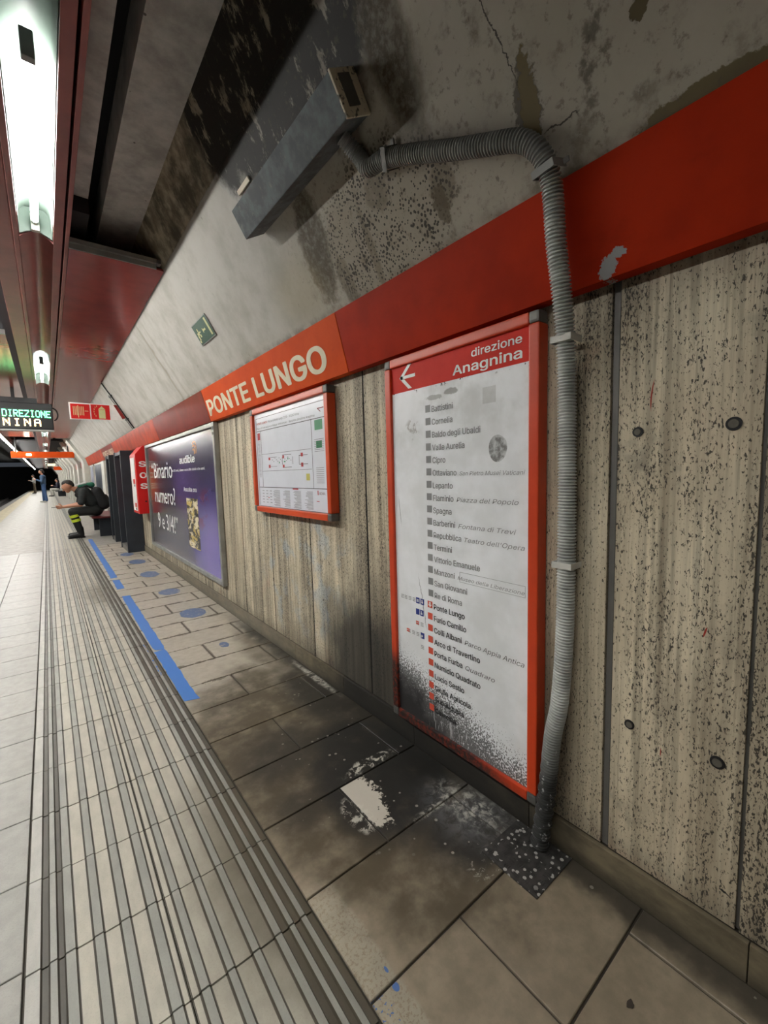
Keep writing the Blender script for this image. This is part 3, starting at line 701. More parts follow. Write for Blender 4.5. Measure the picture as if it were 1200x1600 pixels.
# ------------------------------------------------------------------ ceiling lights
def make_light(y1, label):
    t = thing('ceiling_light', label, 'lamp', (.063, y1 - .9, 2.60), 'fluorescent lights along the maroon ceiling channel')
    y0 = y1 - 1.85
    a = MB(); n = 8; pr = []
    for k in range(n + 1):
        q = math.pi * (1 - k / n); pr.append((.0635 + .068 * math.cos(q), 2.612 + .06 * math.sin(q)))
    inner = [(-.006, 2.515)] + pr + [(.133, 2.515)]
    outer = [(.1345, 2.515), (.1345, 2.69), (-.0075, 2.69), (-.0075, 2.515)]
    i = len(inner)
    a.prism(inner + outer, y0 + .002, y1 - .002)
    a.build('reflector', ENAMEL, t, smooth=True)
    # end plates, the far one with a curved lower lip
    for yy, m_ in ((y0 + .003, ENAMEL), (y1 - .016, ENAMEL)):
        e = MB(); lip = [(-.006 + .139 * k / 10, 2.515 - .0 + .028 * math.sin(math.pi * k / 10)) for k in range(11)]
        e.prism([(x, z + (.0 if yy > y1 - .1 else .03)) for x, z in lip] + [(.133, 2.66), (-.006, 2.66)], yy, yy + .012); e.build('end_plate', m_, t)
    MB().cyl((.0635, y1 - 1.22, 2.580), (.0635, y1 - .045, 2.580), .0165, n=12).build('tube', TUBE, t, smooth=True)
    for yy in (y1 - 1.25, y1 - .045):
        h = MB().box(.045, .082, yy, yy + .03, 2.535, 2.62); h.build('lamp_holder', GREYTXT if yy < y1 - 1 else WHITE, t, bevel=.004)
    MB().cyl((.0635, y1 - 1.222, 2.58), (.0635, y1 - 1.20, 2.58), .0175, n=12).cyl((.0635, y1 - .07, 2.58), (.0635, y1 - .045, 2.58), .0175, n=12).build('tube_cap', ALU, t)
    w = MB(); pts = [(.129, y1 - .75 + .06 * j, 2.516 + .006 * math.sin(j * 1.3)) for j in range(9)]
    if y1 < 4:
        for p, q in zip(pts, pts[1:]): w.cyl(p, q, .0016, n=6, caps=False)
        w.build('loose_wire', BLACK, t)
    return t
labs = ['large fluorescent ceiling light at the top left, nearest one', 'second fluorescent ceiling light, just above the departure display', 'third fluorescent ceiling light, hidden above the departure display', 'ceiling light directly under the departure display in the photo', 'ceiling light, second under the departure display', 'ceiling light just above the orange overhead beam']
for k in range(-BACK_LIGHTS, 13):
    lb = ('ceiling light behind the camera, %s back' % ['one', 'two', 'three'][-k - 1]) if k < 0 else labs[k] if k < len(labs) else 'tiny distant fluorescent ceiling light, number %s beyond the orange overhead beam' % ['one', 'two', 'three', 'four', 'five', 'six', 'seven'][k - 6]
    make_light(L1 + LP * k, lb)
# line of tubes above the platform edge
k = 0; y = EDGE_FROM; n_ = 0
def edge_light(y, label):
    t = thing('edge_light', label, 'lamp', (-.96, y, 2.55), 'strip lights over the platform edge')
    MB().box(-1.0, -.92, y, y + 1.55, 2.53, 2.58).build('housing', WHITE, t)
    MB().cyl((-.96, y + .03, 2.505), (-.96, y + 1.52, 2.505), .018, n=10).build('tube', TUBE_E, t, smooth=True)
    if y < 1.5: MB().box(-.918, -.906, y, y + 1.55, 2.478, 2.58).build('added_light_shield', WHITE, t)  # added plate, blocks light from the upper wall and near vault
    MB().box(-.975, -.945, y + .0, y + .03, 2.485, 2.53).box(-.975, -.945, y + 1.52, y + 1.55, 2.485, 2.53).build('lamp_holder', WHITE, t)
while y < 62:
    edge_light(y, 'strip light in the bright line over the platform edge'); y += 1.6

# ------------------------------------------------------------------ route sign
t = thing('route_sign', 'tall white line map board in an orange frame, red header reading direzione Anagnina', 'sign', (1.13, 1.04, .13))
y0, y1, z0, z1 = .690, 1.390, .122, 1.626
XF = 1.118
MB().box(1.130, 1.166, y0 + .02, y1 - .02, z0 + .02, z1 - .02).build('board', BOARD, t)
fw = .040
def frame4(t, y0, y1, z0, z1, fw, XF, mat, corner=ALUDARK, xb=1.166, cs=None):
    cs = cs or fw
    def bar(a0, a1, b0, b1, nm='frame_bar', mt=mat):
        MB().box(XF, xb, a0, a1, b0, b1).build(nm, mt, t, bevel=.005)
    bar(y0, y0 + fw, z0 + cs, z1 - cs); bar(y1 - fw, y1, z0 + cs, z1 - cs)
    bar(y0 + cs, y1 - cs, z0, z0 + fw); bar(y0 + cs, y1 - cs, z1 - fw, z1)
    for a in (y0, y1 - cs):
        for b in (z0, z1 - cs): MB().box(XF - .001, xb, a, a + cs, b, b + cs).build('corner_cap', corner, t, bevel=.008)
frame4(t, y0, y1, z0, z1, .034, XF, FRAME1)
XB = 1.130
hd = MB().box(XB - .0012, XB, y0 + .034, y1 - .034, 1.492, z1 - .034).build('header_panel', SIGNRED, t)
UX, UY = (0, -1, 0), (0, 0, 1)
text('lettering', 'direzione', WHTXT, hd, (XB - .0012, .752, 1.560 - .010), UX, UY, .036, width=.190, align='RIGHT', bold=.012)
text('lettering', 'Anagnina', WHTXT, hd, (XB - .0012, .752, 1.506), UX, UY, .044, width=.272, align='RIGHT', bold=.016)
# arrow pointing left
ar = MB(); xx = XB - .0022
def arw(pts): ar.poly([(xx, p, q) for p, q in pts])
arw([(1.300, 1.552), (1.216, 1.552), (1.216, 1.540), (1.300, 1.540)])
arw([(1.306, 1.546), (1.255, 1.592), (1.235, 1.592), (1.286, 1.546)]); arw([(1.306, 1.546), (1.286, 1.546), (1.235, 1.500), (1.255, 1.500)])
o = ar.build('arrow', WHTXT, hd)
o.modifiers.new('s', 'SOLIDIFY').thickness = .0005
names = ['Battistini', 'Cornelia', 'Baldo degli Ubaldi', 'Valle Aurelia', 'Cipro', 'Ottaviano', 'Lepanto', 'Flaminio', 'Spagna', 'Barberini', 'Repubblica', 'Termini', 'Vittorio Emanuele', 'Manzoni', 'San Giovanni', 'Re di Roma', 'Ponte Lungo', 'Furio Camillo', 'Colli Albani', 'Arco di Travertino', 'Porta Furba', 'Numidio Quadrato', 'Lucio Sestio', 'Giulio Agricola', 'Subaugusta', 'Cinecittà']
sub = {5: ('San Pietro Musei Vaticani', .036, .021), 7: ('Piazza del Popolo', .036, .024), 9: ('Fontana di Trevi', .036, .024), 10: ("Teatro dell'Opera", .036, .024), 13: ('Museo della Liberazione', .036, .020), 18: ('Parco Appia Antica', .036, .026), 20: ('Quadraro', .036, .026)}
ends = {}
sqg = MB(); sqr = MB()
for i, nm in enumerate(names):
    zc = 1.410 - .0467 * i; grey = i < 16
    bz = zc - .0145
    ys = 1.131 if grey else 1.137
    o = text('station_name', nm, GREYTXT if grey else BLKTXT, t, (XB, ys, bz), UX, UY, .0300, xs=.92, bold=.010)
    ye = min(v.co.y for v in o.data.vertices)
    (sqg if grey else sqr).box(XB - .0008, XB, ys + .009, ys + .034, zc - .013, zc + .013)
    if i in sub:
        s_, _, cp = sub[i]; room = ye - .014 - .740
        text('subtitle', s_, GREYTXT if grey else plain('print_dark_grey', C(96, 96, 96), .5), t, (XB, ye - .014, bz), UX, UY, cp * .92, shear=.25, width=min(room, cp * 1.0 * len(s_) * .62))
sqg.build('grey_markers', GREYTXT, t); sqr.build('red_markers', SQRED, t)
pb = MB(); pr_ = MB(); pk = MB()
for (yy, i) in ((1.202, 16), (1.228, 16), (1.206, 17), (1.230, 17), (1.204, 19)):
    zc = 1.410 - .0467 * i; pb.box(XB - .0008, XB, yy - .010, yy + .010, zc - .012, zc + .012)
pb.build('blue_pictograms', BLUE, t)
for (yy, i) in ((1.202, 16), (1.206, 17)):
    zc = 1.410 - .0467 * i; pk.cyl((XB - .0014, yy, zc - .003), (XB - .0005, yy, zc - .003), .0045, n=12); pk.box(XB - .0014, XB - .0005, yy - .001, yy + .003, zc, zc + .008)
for k in range(3): zc = 1.410 - .0467 * 16; pk.box(XB - .0014, XB - .0005, 1.223 + .004 * k, 1.225 + .004 * k, zc - .006, zc + .006)
pk.build('white_symbols', WHTXT, t)
text('letter_p', 'P', WHTXT, t, (XB - .0008, 1.209, 1.410 - .0467 * 19 - .008), UX, UY, .016, bold=.02)
gp = MB()
for i, ys in ((16, (1.25, 1.275, 1.30, 1.322)), (18, (1.206, 1.232)), (19, (1.232, 1.258, 1.284)), (20, (1.206,))):
    zc = 1.410 - .0467 * i
    for q in ys:
        for dz in (-.008, -.002, .004): gp.box(XB - .0008, XB, q - .008, q + .008, zc + dz, zc + dz + .0022)
gp.build('small_connection_marks', GREYTXT, t)
for i, q in ((18, 1.232), (19, 1.290)):
    zc = 1.410 - .0467 * i; MB().box(XB - .0010, XB, q - .009, q + .009, zc - .006, zc - .001).box(XB - .0010, XB, q - .009, q + .009, zc + .002, zc + .007).build('red_mark', SQRED, t)
# white cross lines of the current stop marker
zc = 1.410 - .0467 * 16; MB().box(XB - .0014, XB, 1.154, 1.163, zc - .001, zc + .010).poly([(XB - .0014, 1.168, zc), (XB - .0014, 1.158, zc - .011), (XB - .0014, 1.148, zc)]).build('stop_arrow', WHTXT, t)
# outlined box round one subtitle
zc = 1.410 - .0467 * 13; a = MB()
for z_ in (zc - .022, zc + .014): a.box(XB - .0006, XB, .738, 1.004, z_, z_ + .0009)
for q in (.738, 1.004): a.box(XB - .0006, XB, q, q + .0009, zc - .022, zc + .014)
a.build('outline', GREYTXT, t)

# ------------------------------------------------------------------ evacuation plan
t = thing('evacuation_plan', 'white evacuation plan in an orange frame, hung under the station name', 'sign', (1.13, 2.35, .93))
y0, y1, z0, z1 = 1.845, 2.860, .935, 1.620
frame4(t, y0, y1, z0, z1, .036, 1.116, ORANGE, ALUDARK, cs=.040)
MB().box(1.134, 1.166, y0 + .02, y1 - .02, z0 + .02, z1 - .02).build('plan_sheet', plain('plan_white', C(216, 218, 226), .25, var=.05), t)
XP = 1.134
def pln(name, mat, L):
    a = MB()
    for (ya, yb, za, zb) in L: a.box(XP - .0007, XP, min(ya, yb), max(ya, yb), min(za, zb), max(za, zb))
    return a.build(name, mat, t)
lw = .003
pln('plan_lines', plain('plan_line', C(66, 60, 62), .5), [(1.90, 2.80, 1.552, 1.555), (1.90, 2.80, 1.468, 1.472), (1.90, 2.80, .972, .975), (1.90, 1.903, .972, 1.555), (2.797, 2.80, .972, 1.555), (1.90, 2.80, 1.098, 1.102),
    (2.06, 2.73, 1.315, 1.317), (2.06, 2.73, 1.205, 1.207), (2.045, 2.048, 1.10, 1.47), (2.73, 2.733, 1.10, 1.47), (2.10, 2.20, 1.235, 1.238), (2.10, 2.20, 1.285, 1.288), (2.20, 2.203, 1.235, 1.288), (2.30, 2.42, 1.297, 1.30), (2.30, 2.42, 1.222, 1.225), (2.42, 2.423, 1.240, 1.285), (2.28, 2.283, 1.240, 1.285), (2.5, 2.6, 1.29, 1.292), (2.5, 2.6, 1.232, 1.234)])
rr = random.Random(3)
pln('plan_small_text', plain('plan_text_grey', C(120, 118, 122), .5), [(q, q + rr.uniform(.05, .10), z_, z_ + .0026) for q in (2.06, 2.20, 2.34, 2.48) for z_ in [1.08 - .0065 * k for k in range(16)]] + [(q, q + .03, z_, z_ + .004) for q in (2.60, 2.66, 2.72) for z_ in [1.075 - .019 * k for k in range(5)]] + [(1.92, 2.02, 1.36 - .009 * k, 1.3625 - .009 * k) for k in range(8)] + [(1.93, 2.01, 1.21 - .010 * k, 1.2125 - .01 * k) for k in range(9)] + [(2.75, 2.785, 1.40 - .008 * k, 1.4025 - .008 * k) for k in range(30)] + [(2.30 + .02 * k, 2.312 + .02 * k, 1.262 + .01 * (k % 3), 1.266 + .01 * (k % 3)) for k in range(14)])
pln('plan_green', GREEN, [(1.93, 2.01, 1.41, 1.462), (1.94, 2.00, 1.315, 1.352), (2.38, 2.40, 1.255, 1.262), (2.34, 2.35, 1.27, 1.28), (2.46, 2.47, 1.25, 1.26)])
pln('plan_red', plain('plan_red', C(176, 40, 44), .5), [(2.745, 2.785, 1.412, 1.458), (2.60, 2.625, 1.275, 1.292), (2.60, 2.625, 1.225, 1.245), (2.395, 2.418, 1.278, 1.296), (2.395, 2.418, 1.222, 1.240), (2.155, 2.18, 1.280, 1.30), (2.155, 2.18, 1.222, 1.245), (1.998, 2.006, 1.066, 1.09), (2.23, 2.30, 1.091, 1.098), (1.99, 2.02, 1.03, 1.034), (2.64, 2.66, 1.03, 1.035)])
pln('plan_yellow', plain('plan_yellow', C(190, 182, 92), .5), [(2.085, 2.125, 1.145, 1.182)])
pln('plan_arrow', plain('plan_arrow_red', C(120, 30, 40), .5), [(1.912, 1.975, 1.516, 1.521)] + [(1.975 - .004 * k, 1.971 - .004 * k, 1.516 - .0025 * k, 1.521 - .0025 * k) for k in range(8)])
text('plan_title', 'PONTE LUNGO', plain('title_red', C(170, 60, 50), .5), t, (XP, 2.785, 1.512), UX, UY, .018, width=.17, bold=.01)
text('plan_title', 'Piazza di Ponte Lungo, 32/B - 00182 Roma', BLKTXT, t, (XP, 2.60, 1.512), UX, UY, .018, width=.42, bold=.0)
text('plan_title', 'Piano di Evacuazione e Mappa Antincendio - Banchina direzione Anagnina', BLKTXT, t, (XP, 2.785, 1.482), UX, UY, .017, width=.78, bold=.0)
text('plan_caption', 'ROMA', plain('cap_grey', C(110, 60, 70), .5), t, (XP, 1.985, 1.068), UX, UY, .020, width=.06)

# ------------------------------------------------------------------ advertising poster
t = thing('advertising_poster', 'large dark purple advertising poster in an aluminium frame beside the SOS box', 'poster', (1.13, 5.3, .2))
y0, y1, z0, z1 = 3.70, 6.90, .222, 1.636
MB().box(1.148, 1.166, y0 + .03, y1 - .03, z0 + .03, z1 - .03).build('poster_sheet', POSTER, t)
for (a0, a1, b0, b1) in ((y0, y0 + .05, z0, z1), (y1 - .05, y1, z0, z1), (y0 + .051, y1 - .051, z0, z0 + .04), (y0 + .051, y1 - .051, z1 - .04, z1)):
    MB().box(1.126, 1.166, a0, a1, b0, b1).build('frame_bar', ALU, t, bevel=.006)
MB().box(1.124, 1.16, y0 + .004, y0 + .046, 1.53, 1.55).box(1.124, 1.16, y0 + .004, y0 + .046, 1.57, 1.60).build('hinge', BLACK, t)
XQ = 1.148
wh = WHTXT
text('lettering', serif('“Binario'), wh, t, (XQ, 6.62, 1.175), UX, UY, .215, width=1.22, fnt='m')
text('lettering', serif('numero?'), wh, t, (XQ, 6.50, .855), UX, UY, .215, width=1.16, fnt='m')
text('lettering', serif('9 e 3/4!”'), wh, t, (XQ, 6.42, .515), UX, UY, .215, width=1.12, fnt='m')
text('lettering', 'audible', wh, t, (XQ, 5.02, 1.325), UX, UY, .105, width=.60, bold=.018)
text('lettering', 'Da 10 anni, diamo voce alle storie che ami.', wh, t, (XQ, 5.42, 1.245), UX, UY, .036, width=1.33, bold=.012)
text('lettering', 'Ascolta ora', wh, t, (XQ, 4.92, 1.03), UX, UY, .062, width=.50, bold=.012)
MB().box(XQ - .001, XQ, 4.42, 4.84, .44, .96).build('cover_picture', COVER, t)
a = MB()
for rr_, th in ((.045, .012), (.08, .012), (.115, .012)):
    for k in range(8):
        p = math.radians(20 + 15 * k); q = math.radians(20 + 15 * (k + 1)); cy, cz = 4.42, 1.40
        f = lambda r, t_: (XQ - .001, cy - r * math.sin(t_) * 1.0 + 0.0, cz + r * math.cos(t_))
        f = lambda r, t_: (XQ - .001, cy + .04 - r * math.cos(t_ - .8), cz + r * math.sin(t_ - .3))
        a.quad(f(rr_, p), f(rr_, q), f(rr_ + th, q), f(rr_ + th, p))
a.build('orange_wave_mark', plain('mark_orange', C(226, 150, 60), .5), t)

# ------------------------------------------------------------------ green exit sign on the vault
t = thing('exit_sign', 'small dark green emergency exit sign fixed flat on the sloping white vault', 'sign', vpt(3.04, 2.16))
def vquad(a, ya, yb, za, zb, off, th=.003, mi=0):
    p = [vpt(y, z, o) for o in (off, off - th) for y, z in ((ya, za), (yb, za), (yb, zb), (ya, zb))]
    i = len(a.v); a.v += p
    for f in ((0, 1, 2, 3), (7, 6, 5, 4), (0, 4, 5, 1), (1, 5, 6, 2), (2, 6, 7, 3), (3, 7, 4, 0)): a.f.append(tuple(i + k for k in f)); a.mi.append(mi)
    return a
vquad(MB(), 2.89, 3.195, 2.096, 2.216, .004, .004).build('plate_edge', ALU, t)
vquad(MB(), 2.897, 3.188, 2.101, 2.211, .0052, .002).build('plate', EXITG, t)
a = MB()
vquad(a, 2.915, 2.942, 2.11, 2.203, .0060, .001); vquad(a, 2.99, 3.045, 2.152, 2.162, .0060, .001); vquad(a, 3.035, 3.045, 2.145, 2.169, .0060, .001)
vquad(a, 3.12, 3.16, 2.150, 2.165, .0060, .001); vquad(a, 3.105, 3.125, 2.135, 2.150, .0060, .001); vquad(a, 3.145, 3.165, 2.125, 2.15, .0060, .001); vquad(a, 3.12, 3.135, 2.165, 2.185, .0060, .001); vquad(a, 3.09, 3.12, 2.158, 2.165, .0060, .001); vquad(a, 3.16, 3.178, 2.112, 2.126, .0060, .001)
a.build('symbols', PHOTOLUM, t)

# ------------------------------------------------------------------ cable box on the vault
t = thing('cable_box', 'long grey painted metal cable box fixed high on the mouldy vault', 'box', vpt(1.4, 2.3))
def vbox(a, ya, yb, za, zb, o0, o1, mi=0):
    p = [vpt(y, z, o) for o in (o0, o1) for y, z in ((ya, za), (yb, za), (yb, zb), (ya, zb))]
    i = len(a.v); a.v += p
    for f in ((0, 1, 2, 3), (7, 6, 5, 4), (0, 4, 5, 1), (1, 5, 6, 2), (2, 6, 7, 3), (3, 7, 4, 0)): a.f.append(tuple(i + k for k in f)); a.mi.append(mi)
    return a
vbox(MB(), 1.093, 1.885, 2.252, 2.350, .0005, .098).build('casing', GBOX, t, bevel=.003)
vbox(MB(), 1.086, 1.0935, 2.250, 2.352, .0005, .100).build('end_plate', BOXEND, t, bevel=.002)
vbox(MB(), 1.0845, 1.0865, 2.272, 2.340, .030, .075).build('end_label', ALUDARK, t)
vbox(MB(), 1.80, 1.92, 2.40, 2.415, 0, .006).build('loose_strip', CREAM, t)

# ------------------------------------------------------------------ corrugated conduit
def catmull(P, step):
    P = [Vector(p) for p in P]; P = [P[0] * 2 - P[1]] + P + [P[-1] * 2 - P[-2]]; out = []
    for i in range(1, len(P) - 2):
        a, b, c_, d = P[i - 1:i + 3]
        for k in range(24):
            u = k / 24; out.append(.5 * ((2 * b) + (c_ - a) * u + (2 * a - 5 * b + 4 * c_ - d) * u * u + (3 * b - a - 3 * c_ + d) * u ** 3))
    out.append(P[-2]); res = [out[0]]; acc = 0
    L = [0]
    for p, q in zip(out, out[1:]): L.append(L[-1] + (q - p).length)
    n = int(L[-1] / step); j = 0; res = []
    for k in range(n + 1):
        s_ = k * step
        while j < len(L) - 2 and L[j + 1] < s_: j += 1
        u = (s_ - L[j]) / max(1e-9, L[j + 1] - L[j]); res.append(out[j].lerp(out[j + 1], u))
    return res
path = [vpt(1.185, 2.250, .045), (.866, 1.175, 2.185), (.880, 1.146, 2.143), (.888, 1.073, 2.132), (.909, .956, 2.091), (.932, .854, 2.051), (.955, .743, 2.011), (.973, .66, 1.98), (.990, .621, 1.945), (1.010, .605, 1.905), (1.030, .602, 1.855), (1.055, .606, 1.746), (1.080, .605, 1.642), (1.110, .609, 1.536), (1.137, .617, 1.407), (1.141, .616, 1.25), (1.141, .614, 1.056), (1.137, .613, .723), (1.130, .622, .50), (1.125, .640, .38), (1.122, .655, .20), (1.118, .672, .045), (1.116, .676, 0.005)]
pts = catmull(path, .0022)
a = MB(); n = 16; prev = None
for k, p in enumerate(pts):
    d = (pts[min(k + 1, len(pts) - 1)] - pts[max(k - 1, 0)]).normalized()
    if prev is None: u = d.orthogonal().normalized()
    else: u = (prev - d * prev.dot(d)).normalized()
    prev = u; w_ = d.cross(u); ph = k % 4; r = .0255 if ph in (0, 1) else .0208
    if p.z < .34: r *= 1 + .10 * math.sin(k * .37) * min(1, (.34 - p.z) * 6)
    for q in range(n): tt = 2 * math.pi * q / n; a.v.append(p + (u * math.cos(tt) + w_ * math.sin(tt)) * r)
for k in range(len(pts) - 1):
    for q in range(n): a.f.append((k * n + q, k * n + (q + 1) % n, (k + 1) * n + (q + 1) % n, (k + 1) * n + q)); a.mi.append(0)
t = thing('cable_conduit', 'grey corrugated conduit running down the wall beside the route sign to the floor', 'pipe', (1.12, .67, 0))
a.build('corrugated_tube', CONDUIT, t, smooth=True)
def clamp(c, d, nrm, nm='clamp', mat=WHITE):
    c = Vector(c); d = Vector(d).normalized(); nrm = Vector(nrm); nrm = (nrm - d * nrm.dot(d)).normalized(); s_ = d.cross(nrm)
    M_ = Matrix((s_, nrm, d)).transposed().to_4x4(); M_.translation = c
    b = MB(); b.box(-.029, .029, -.0275, -.0245, -.009, .009, 0, M_).box(-.0295, -.0265, -.0275, .032, -.009, .009, 0, M_).box(.0265, .0295, -.0275, .032, -.009, .009, 0, M_).box(.0265, .043, .018, .024, -.006, .006, 0, M_)
    b.build(nm, mat, t, bevel=.0015)
clamp((1.116, .611, 1.520), (0, 0, 1), (1, 0, 0)); clamp((1.139, .6135, .905), (0, 0, 1), (1, 0, 0))
clamp((.892, 1.055, 2.126), (.2, -1, -.35), VN, mat=ALUDARK); clamp((1.012, .604, 1.900), (.33, -.1, -1), VN, mat=plain('clamp_grey', C(150, 150, 146), .5))

# ------------------------------------------------------------------ tread plate on the floor
t = thing('floor_plate', 'dark metal tread plate with painted white highlight spots at the foot of the conduit', 'plate', (1.055, .68, 0))
px0, px1, py0, py1 = .962, 1.150, .588, .778
MB().box(px0, px1, py0, py1, -.004, .004).build('plate', TREAD, t, bevel=.001)
a = MB()
for i in range(6):
    for j in range(6):
        cx, cy = px0 + .018 + i * .031, py0 + .018 + j * .031
        for d_ in (-.006, 0, .006):
            if (i + j) % 2: a.prism([(cx - .010, .004), (cx + .010, .004), (cx, .0056)], cy + d_ - .0012, cy + d_ + .0012)
            else: a.box(cx + d_ - .0012, cx + d_ + .0012, cy - .010, cy + .010, .004, .0054)
o = a.build('tread_pattern', TREAD, t); o['kind'] = 'stuff'
MB().cyl((.985, .606, .004), (.985, .606, .006), .007, .0065, 14).build('screw', ALU, t)
# debris
for k, (x_, y_, r_, c_) in enumerate(((.913, .330, .010, (50, 42, 34)),)):
    a = MB(); a.poly([(x_ + r_ * math.cos(q) * (1 + .3 * math.sin(3 * q)), y_ + .7 * r_ * math.sin(q), .0012) for q in [j * math.pi / 6 for j in range(12)]]); o = a.build('dead_leaf', plain('leaf_brown', C(*c_), .8)); tag(o, 'small dark brown leaf scrap on the beige tile at the bottom right', 'leaf'); o.modifiers.new('s', 'SOLIDIFY').thickness = .001

# ------------------------------------------------------------------ blue stripe and stickers
def blob(cx, cy, rx, ry, n, jit, z, seed):
    r_ = random.Random(seed); return [(cx + rx * math.cos(q) * (1 + r_.uniform(-jit, jit)), cy + ry * math.sin(q) * (1 + r_.uniform(-jit, jit)), z) for q in [2 * math.pi * k / n for k in range(n)]]
t = thing('floor_stripe', 'worn blue painted stripe on the floor beside the ribbed guide tiles', 'stripe', (.53, 5, 0))
def stripe(ya, yb, seed):
    r_ = random.Random(seed); n = max(4, int((yb - ya) / .06)); L = []; Rr = []
    for k in range(n + 1):
        y = ya + (yb - ya) * k / n; xc = .507 + (y - 2.35) * .0088; e = .012 if k in (0, n) else .003
        L.append((max(.4745, xc - .034 + r_.uniform(-e, e)), y + (r_.uniform(-.02, .02) if k in (0, n) else 0), .0008)); Rr.append((xc + .036 + r_.uniform(-e, e), y + (r_.uniform(-.02, .02) if k in (0, n) else 0), .0008))
    a = MB()
    for k in range(n): a.quad(L[k], Rr[k], Rr[k + 1], L[k + 1])
    o = a.build('paint_segment', TAPE, t); o.modifiers.new('s', 'SOLIDIFY').thickness = .0008; o.modifiers['s'].offset = 1
stripe(2.34, 3.18, 1); stripe(3.19, 4.92, 2); stripe(5.28, 5.80, 3); stripe(5.95, 10.2, 4)
a = MB()
for k in range(46): yy = random.uniform(2.2, 3.6); a.poly(blob(random.uniform(.439, .447), yy, random.uniform(.002, .005), random.uniform(.006, .02), 7, .3, .0048, k))
o = a.build('paint_flakes', TAPE, t); o['kind'] = 'stuff'
sp = [(.885, 2.98, .030, .055, 'nearest, only a small worn blue scrap left of a floor sticker'), (.905, 3.88, .105, .14, 'large worn blue round floor sticker, second from the camera'), (.905, 4.78, .10, .13, 'broken worn blue floor sticker, third from the camera'), (.90, 5.84, .10, .19, 'worn blue floor sticker, fourth from the camera'), (.915, 6.85, .10, .20, 'worn blue floor sticker near the foot of the dark steel frame'), (.89, 7.65, .09, .17, 'worn blue floor sticker beside the dark steel frame')]
for k, (x_, y_, rx, ry, lb) in enumerate(sp):
    o = MB().poly(blob(x_, y_, rx, ry, 22, .06, .0006, 40 + k)).build('floor_sticker', STICK); o.modifiers.new('s', 'SOLIDIFY').thickness = .0006; o.modifiers['s'].offset = 1; tag(o, lb, 'sticker', 'round blue distancing stickers on the floor')

# ------------------------------------------------------------------ SOS box
t = thing('emergency_call_box', 'red SOS emergency call box with a white strip, fixed beside the poster', 'box', (1.1, 7.2, .67))
a = MB(); ya, yb = 6.93, 7.42; x0, x1 = 1.005, 1.166; zb_, zf, zw = .668, 1.52, 1.655
a.v += [(x0, ya, zb_), (x1, ya, zb_), (x1, ya, zw), (x0 + .10, ya, zf + .12), (x0, ya, zf), (x0, yb, zb_), (x1, yb, zb_), (x1, yb, zw), (x0 + .10, yb, zf + .12), (x0, yb, zf)]
for f in ((0, 1, 2, 3, 4), (9, 8, 7, 6, 5), (0, 5, 6, 1), (1, 6, 7, 2), (2, 7, 8, 3), (3, 8, 9, 4), (4, 9, 5, 0)): a.f.append(f); a.mi.append(0)
bx = a.build('body', RED, t, bevel=.006)
MB().box(x0 - .003, x0, ya + .10, yb - .04, zb_ + .04, zf - .04).build('white_strip', WHTXT, t)
MB().box(x0 - .0045, x0 - .003, ya + .14, ya + .30, .95 + .15, 1.17).box(x0 - .0045, x0 - .003, ya + .14, ya + .30, .76, .82).build('red_pictogram', RED, t)
MB().box(x0 - .0045, x0 - .003, ya + .16, ya + .24, .86 + .20, 1.09).box(x0 - .0045, x0 - .003, ya + .16, ya + .24, .72, .75).build('black_pictogram', BLACK, t)
for ch, zz in (('S', 1.345), ('O', 1.185), ('S', 1.03)):
    text('letter', ch, WHTXT, t, (1.090, ya, zz), (1, 0, 0), (0, 0, 1), .105, width=.082, align='CENTER', bold=.03, th=.002)
MB().cyl((1.10, ya - .006, .845), (1.10, ya, .845), .012, n=14).build('button', BLACK, t)

# ------------------------------------------------------------------ dark steel frames, hose cabinet
def steel_frame(y0, y1, label, x0=.925, top=1.62, hose=False):
    t = thing('steel_frame', label, 'frame', ((x0 + 1.16) / 2, (y0 + y1) / 2, 0), 'dark steel frames standing against the wall')
    MB().box(x0, 1.165, y0, y0 + .05, 0, top).build('side_plate', STEEL, t, bevel=.004)
    MB().box(x0, 1.165, y1 - .05, y1, 0, top).build('side_plate', STEEL, t, bevel=.004)
    MB().box(x0 + .01, 1.165, y0 + .052, y1 - .052, top - .06, top - .01).build('top_plate', STEEL, t)
    MB().box(x0 + .01, 1.165, y0 + .052, y1 - .052, .0, .08).build('foot_plate', ALUDARK, t)
    if hose:
        MB().box(x0 + .09, 1.13, y0 + .10, y1 - .10, .55, top - .10).build('red_cabinet', RED, t, bevel=.01)
        MB().box(x0 + .08, x0 + .09, y0 + .14, y0 + .18, .9, 1.2).build('white_handle', WHITE, t)
    else: MB().box(x0 + .05, 1.15, y0 + .06, y1 - .06, .6, top - .1).build('inner_panel', ALUDARK, t)
steel_frame(7.77, 8.55, 'dark blue-black steel frame holding a red cabinet, next to the SOS box', hose=True)
steel_frame(9.30, 9.80, 'middle dark steel frame, between the red cabinet frame and the bench')
steel_frame(10.05, 10.30, 'farthest dark steel frame, right behind the seated man', x0=.965)

# ------------------------------------------------------------------ bench
t = thing('bench', 'dark red metal bench along the wall, carrying the seated man', 'bench', (.9, 11.3, 0))
MB().box(.66, 1.15, 10.36, 12.2, .385, .418).build('seat', plain('bench_red', C(96, 26, 26), .45), t, bevel=.006)
MB().box(1.10, 1.15, 10.36, 12.2, .50, .80).build('backrest', WHITE, t, bevel=.006)
for yy in (10.5, 11.9): MB().box(.78, 1.12, yy, yy + .05, .0, .385).build('support', STEEL, t)

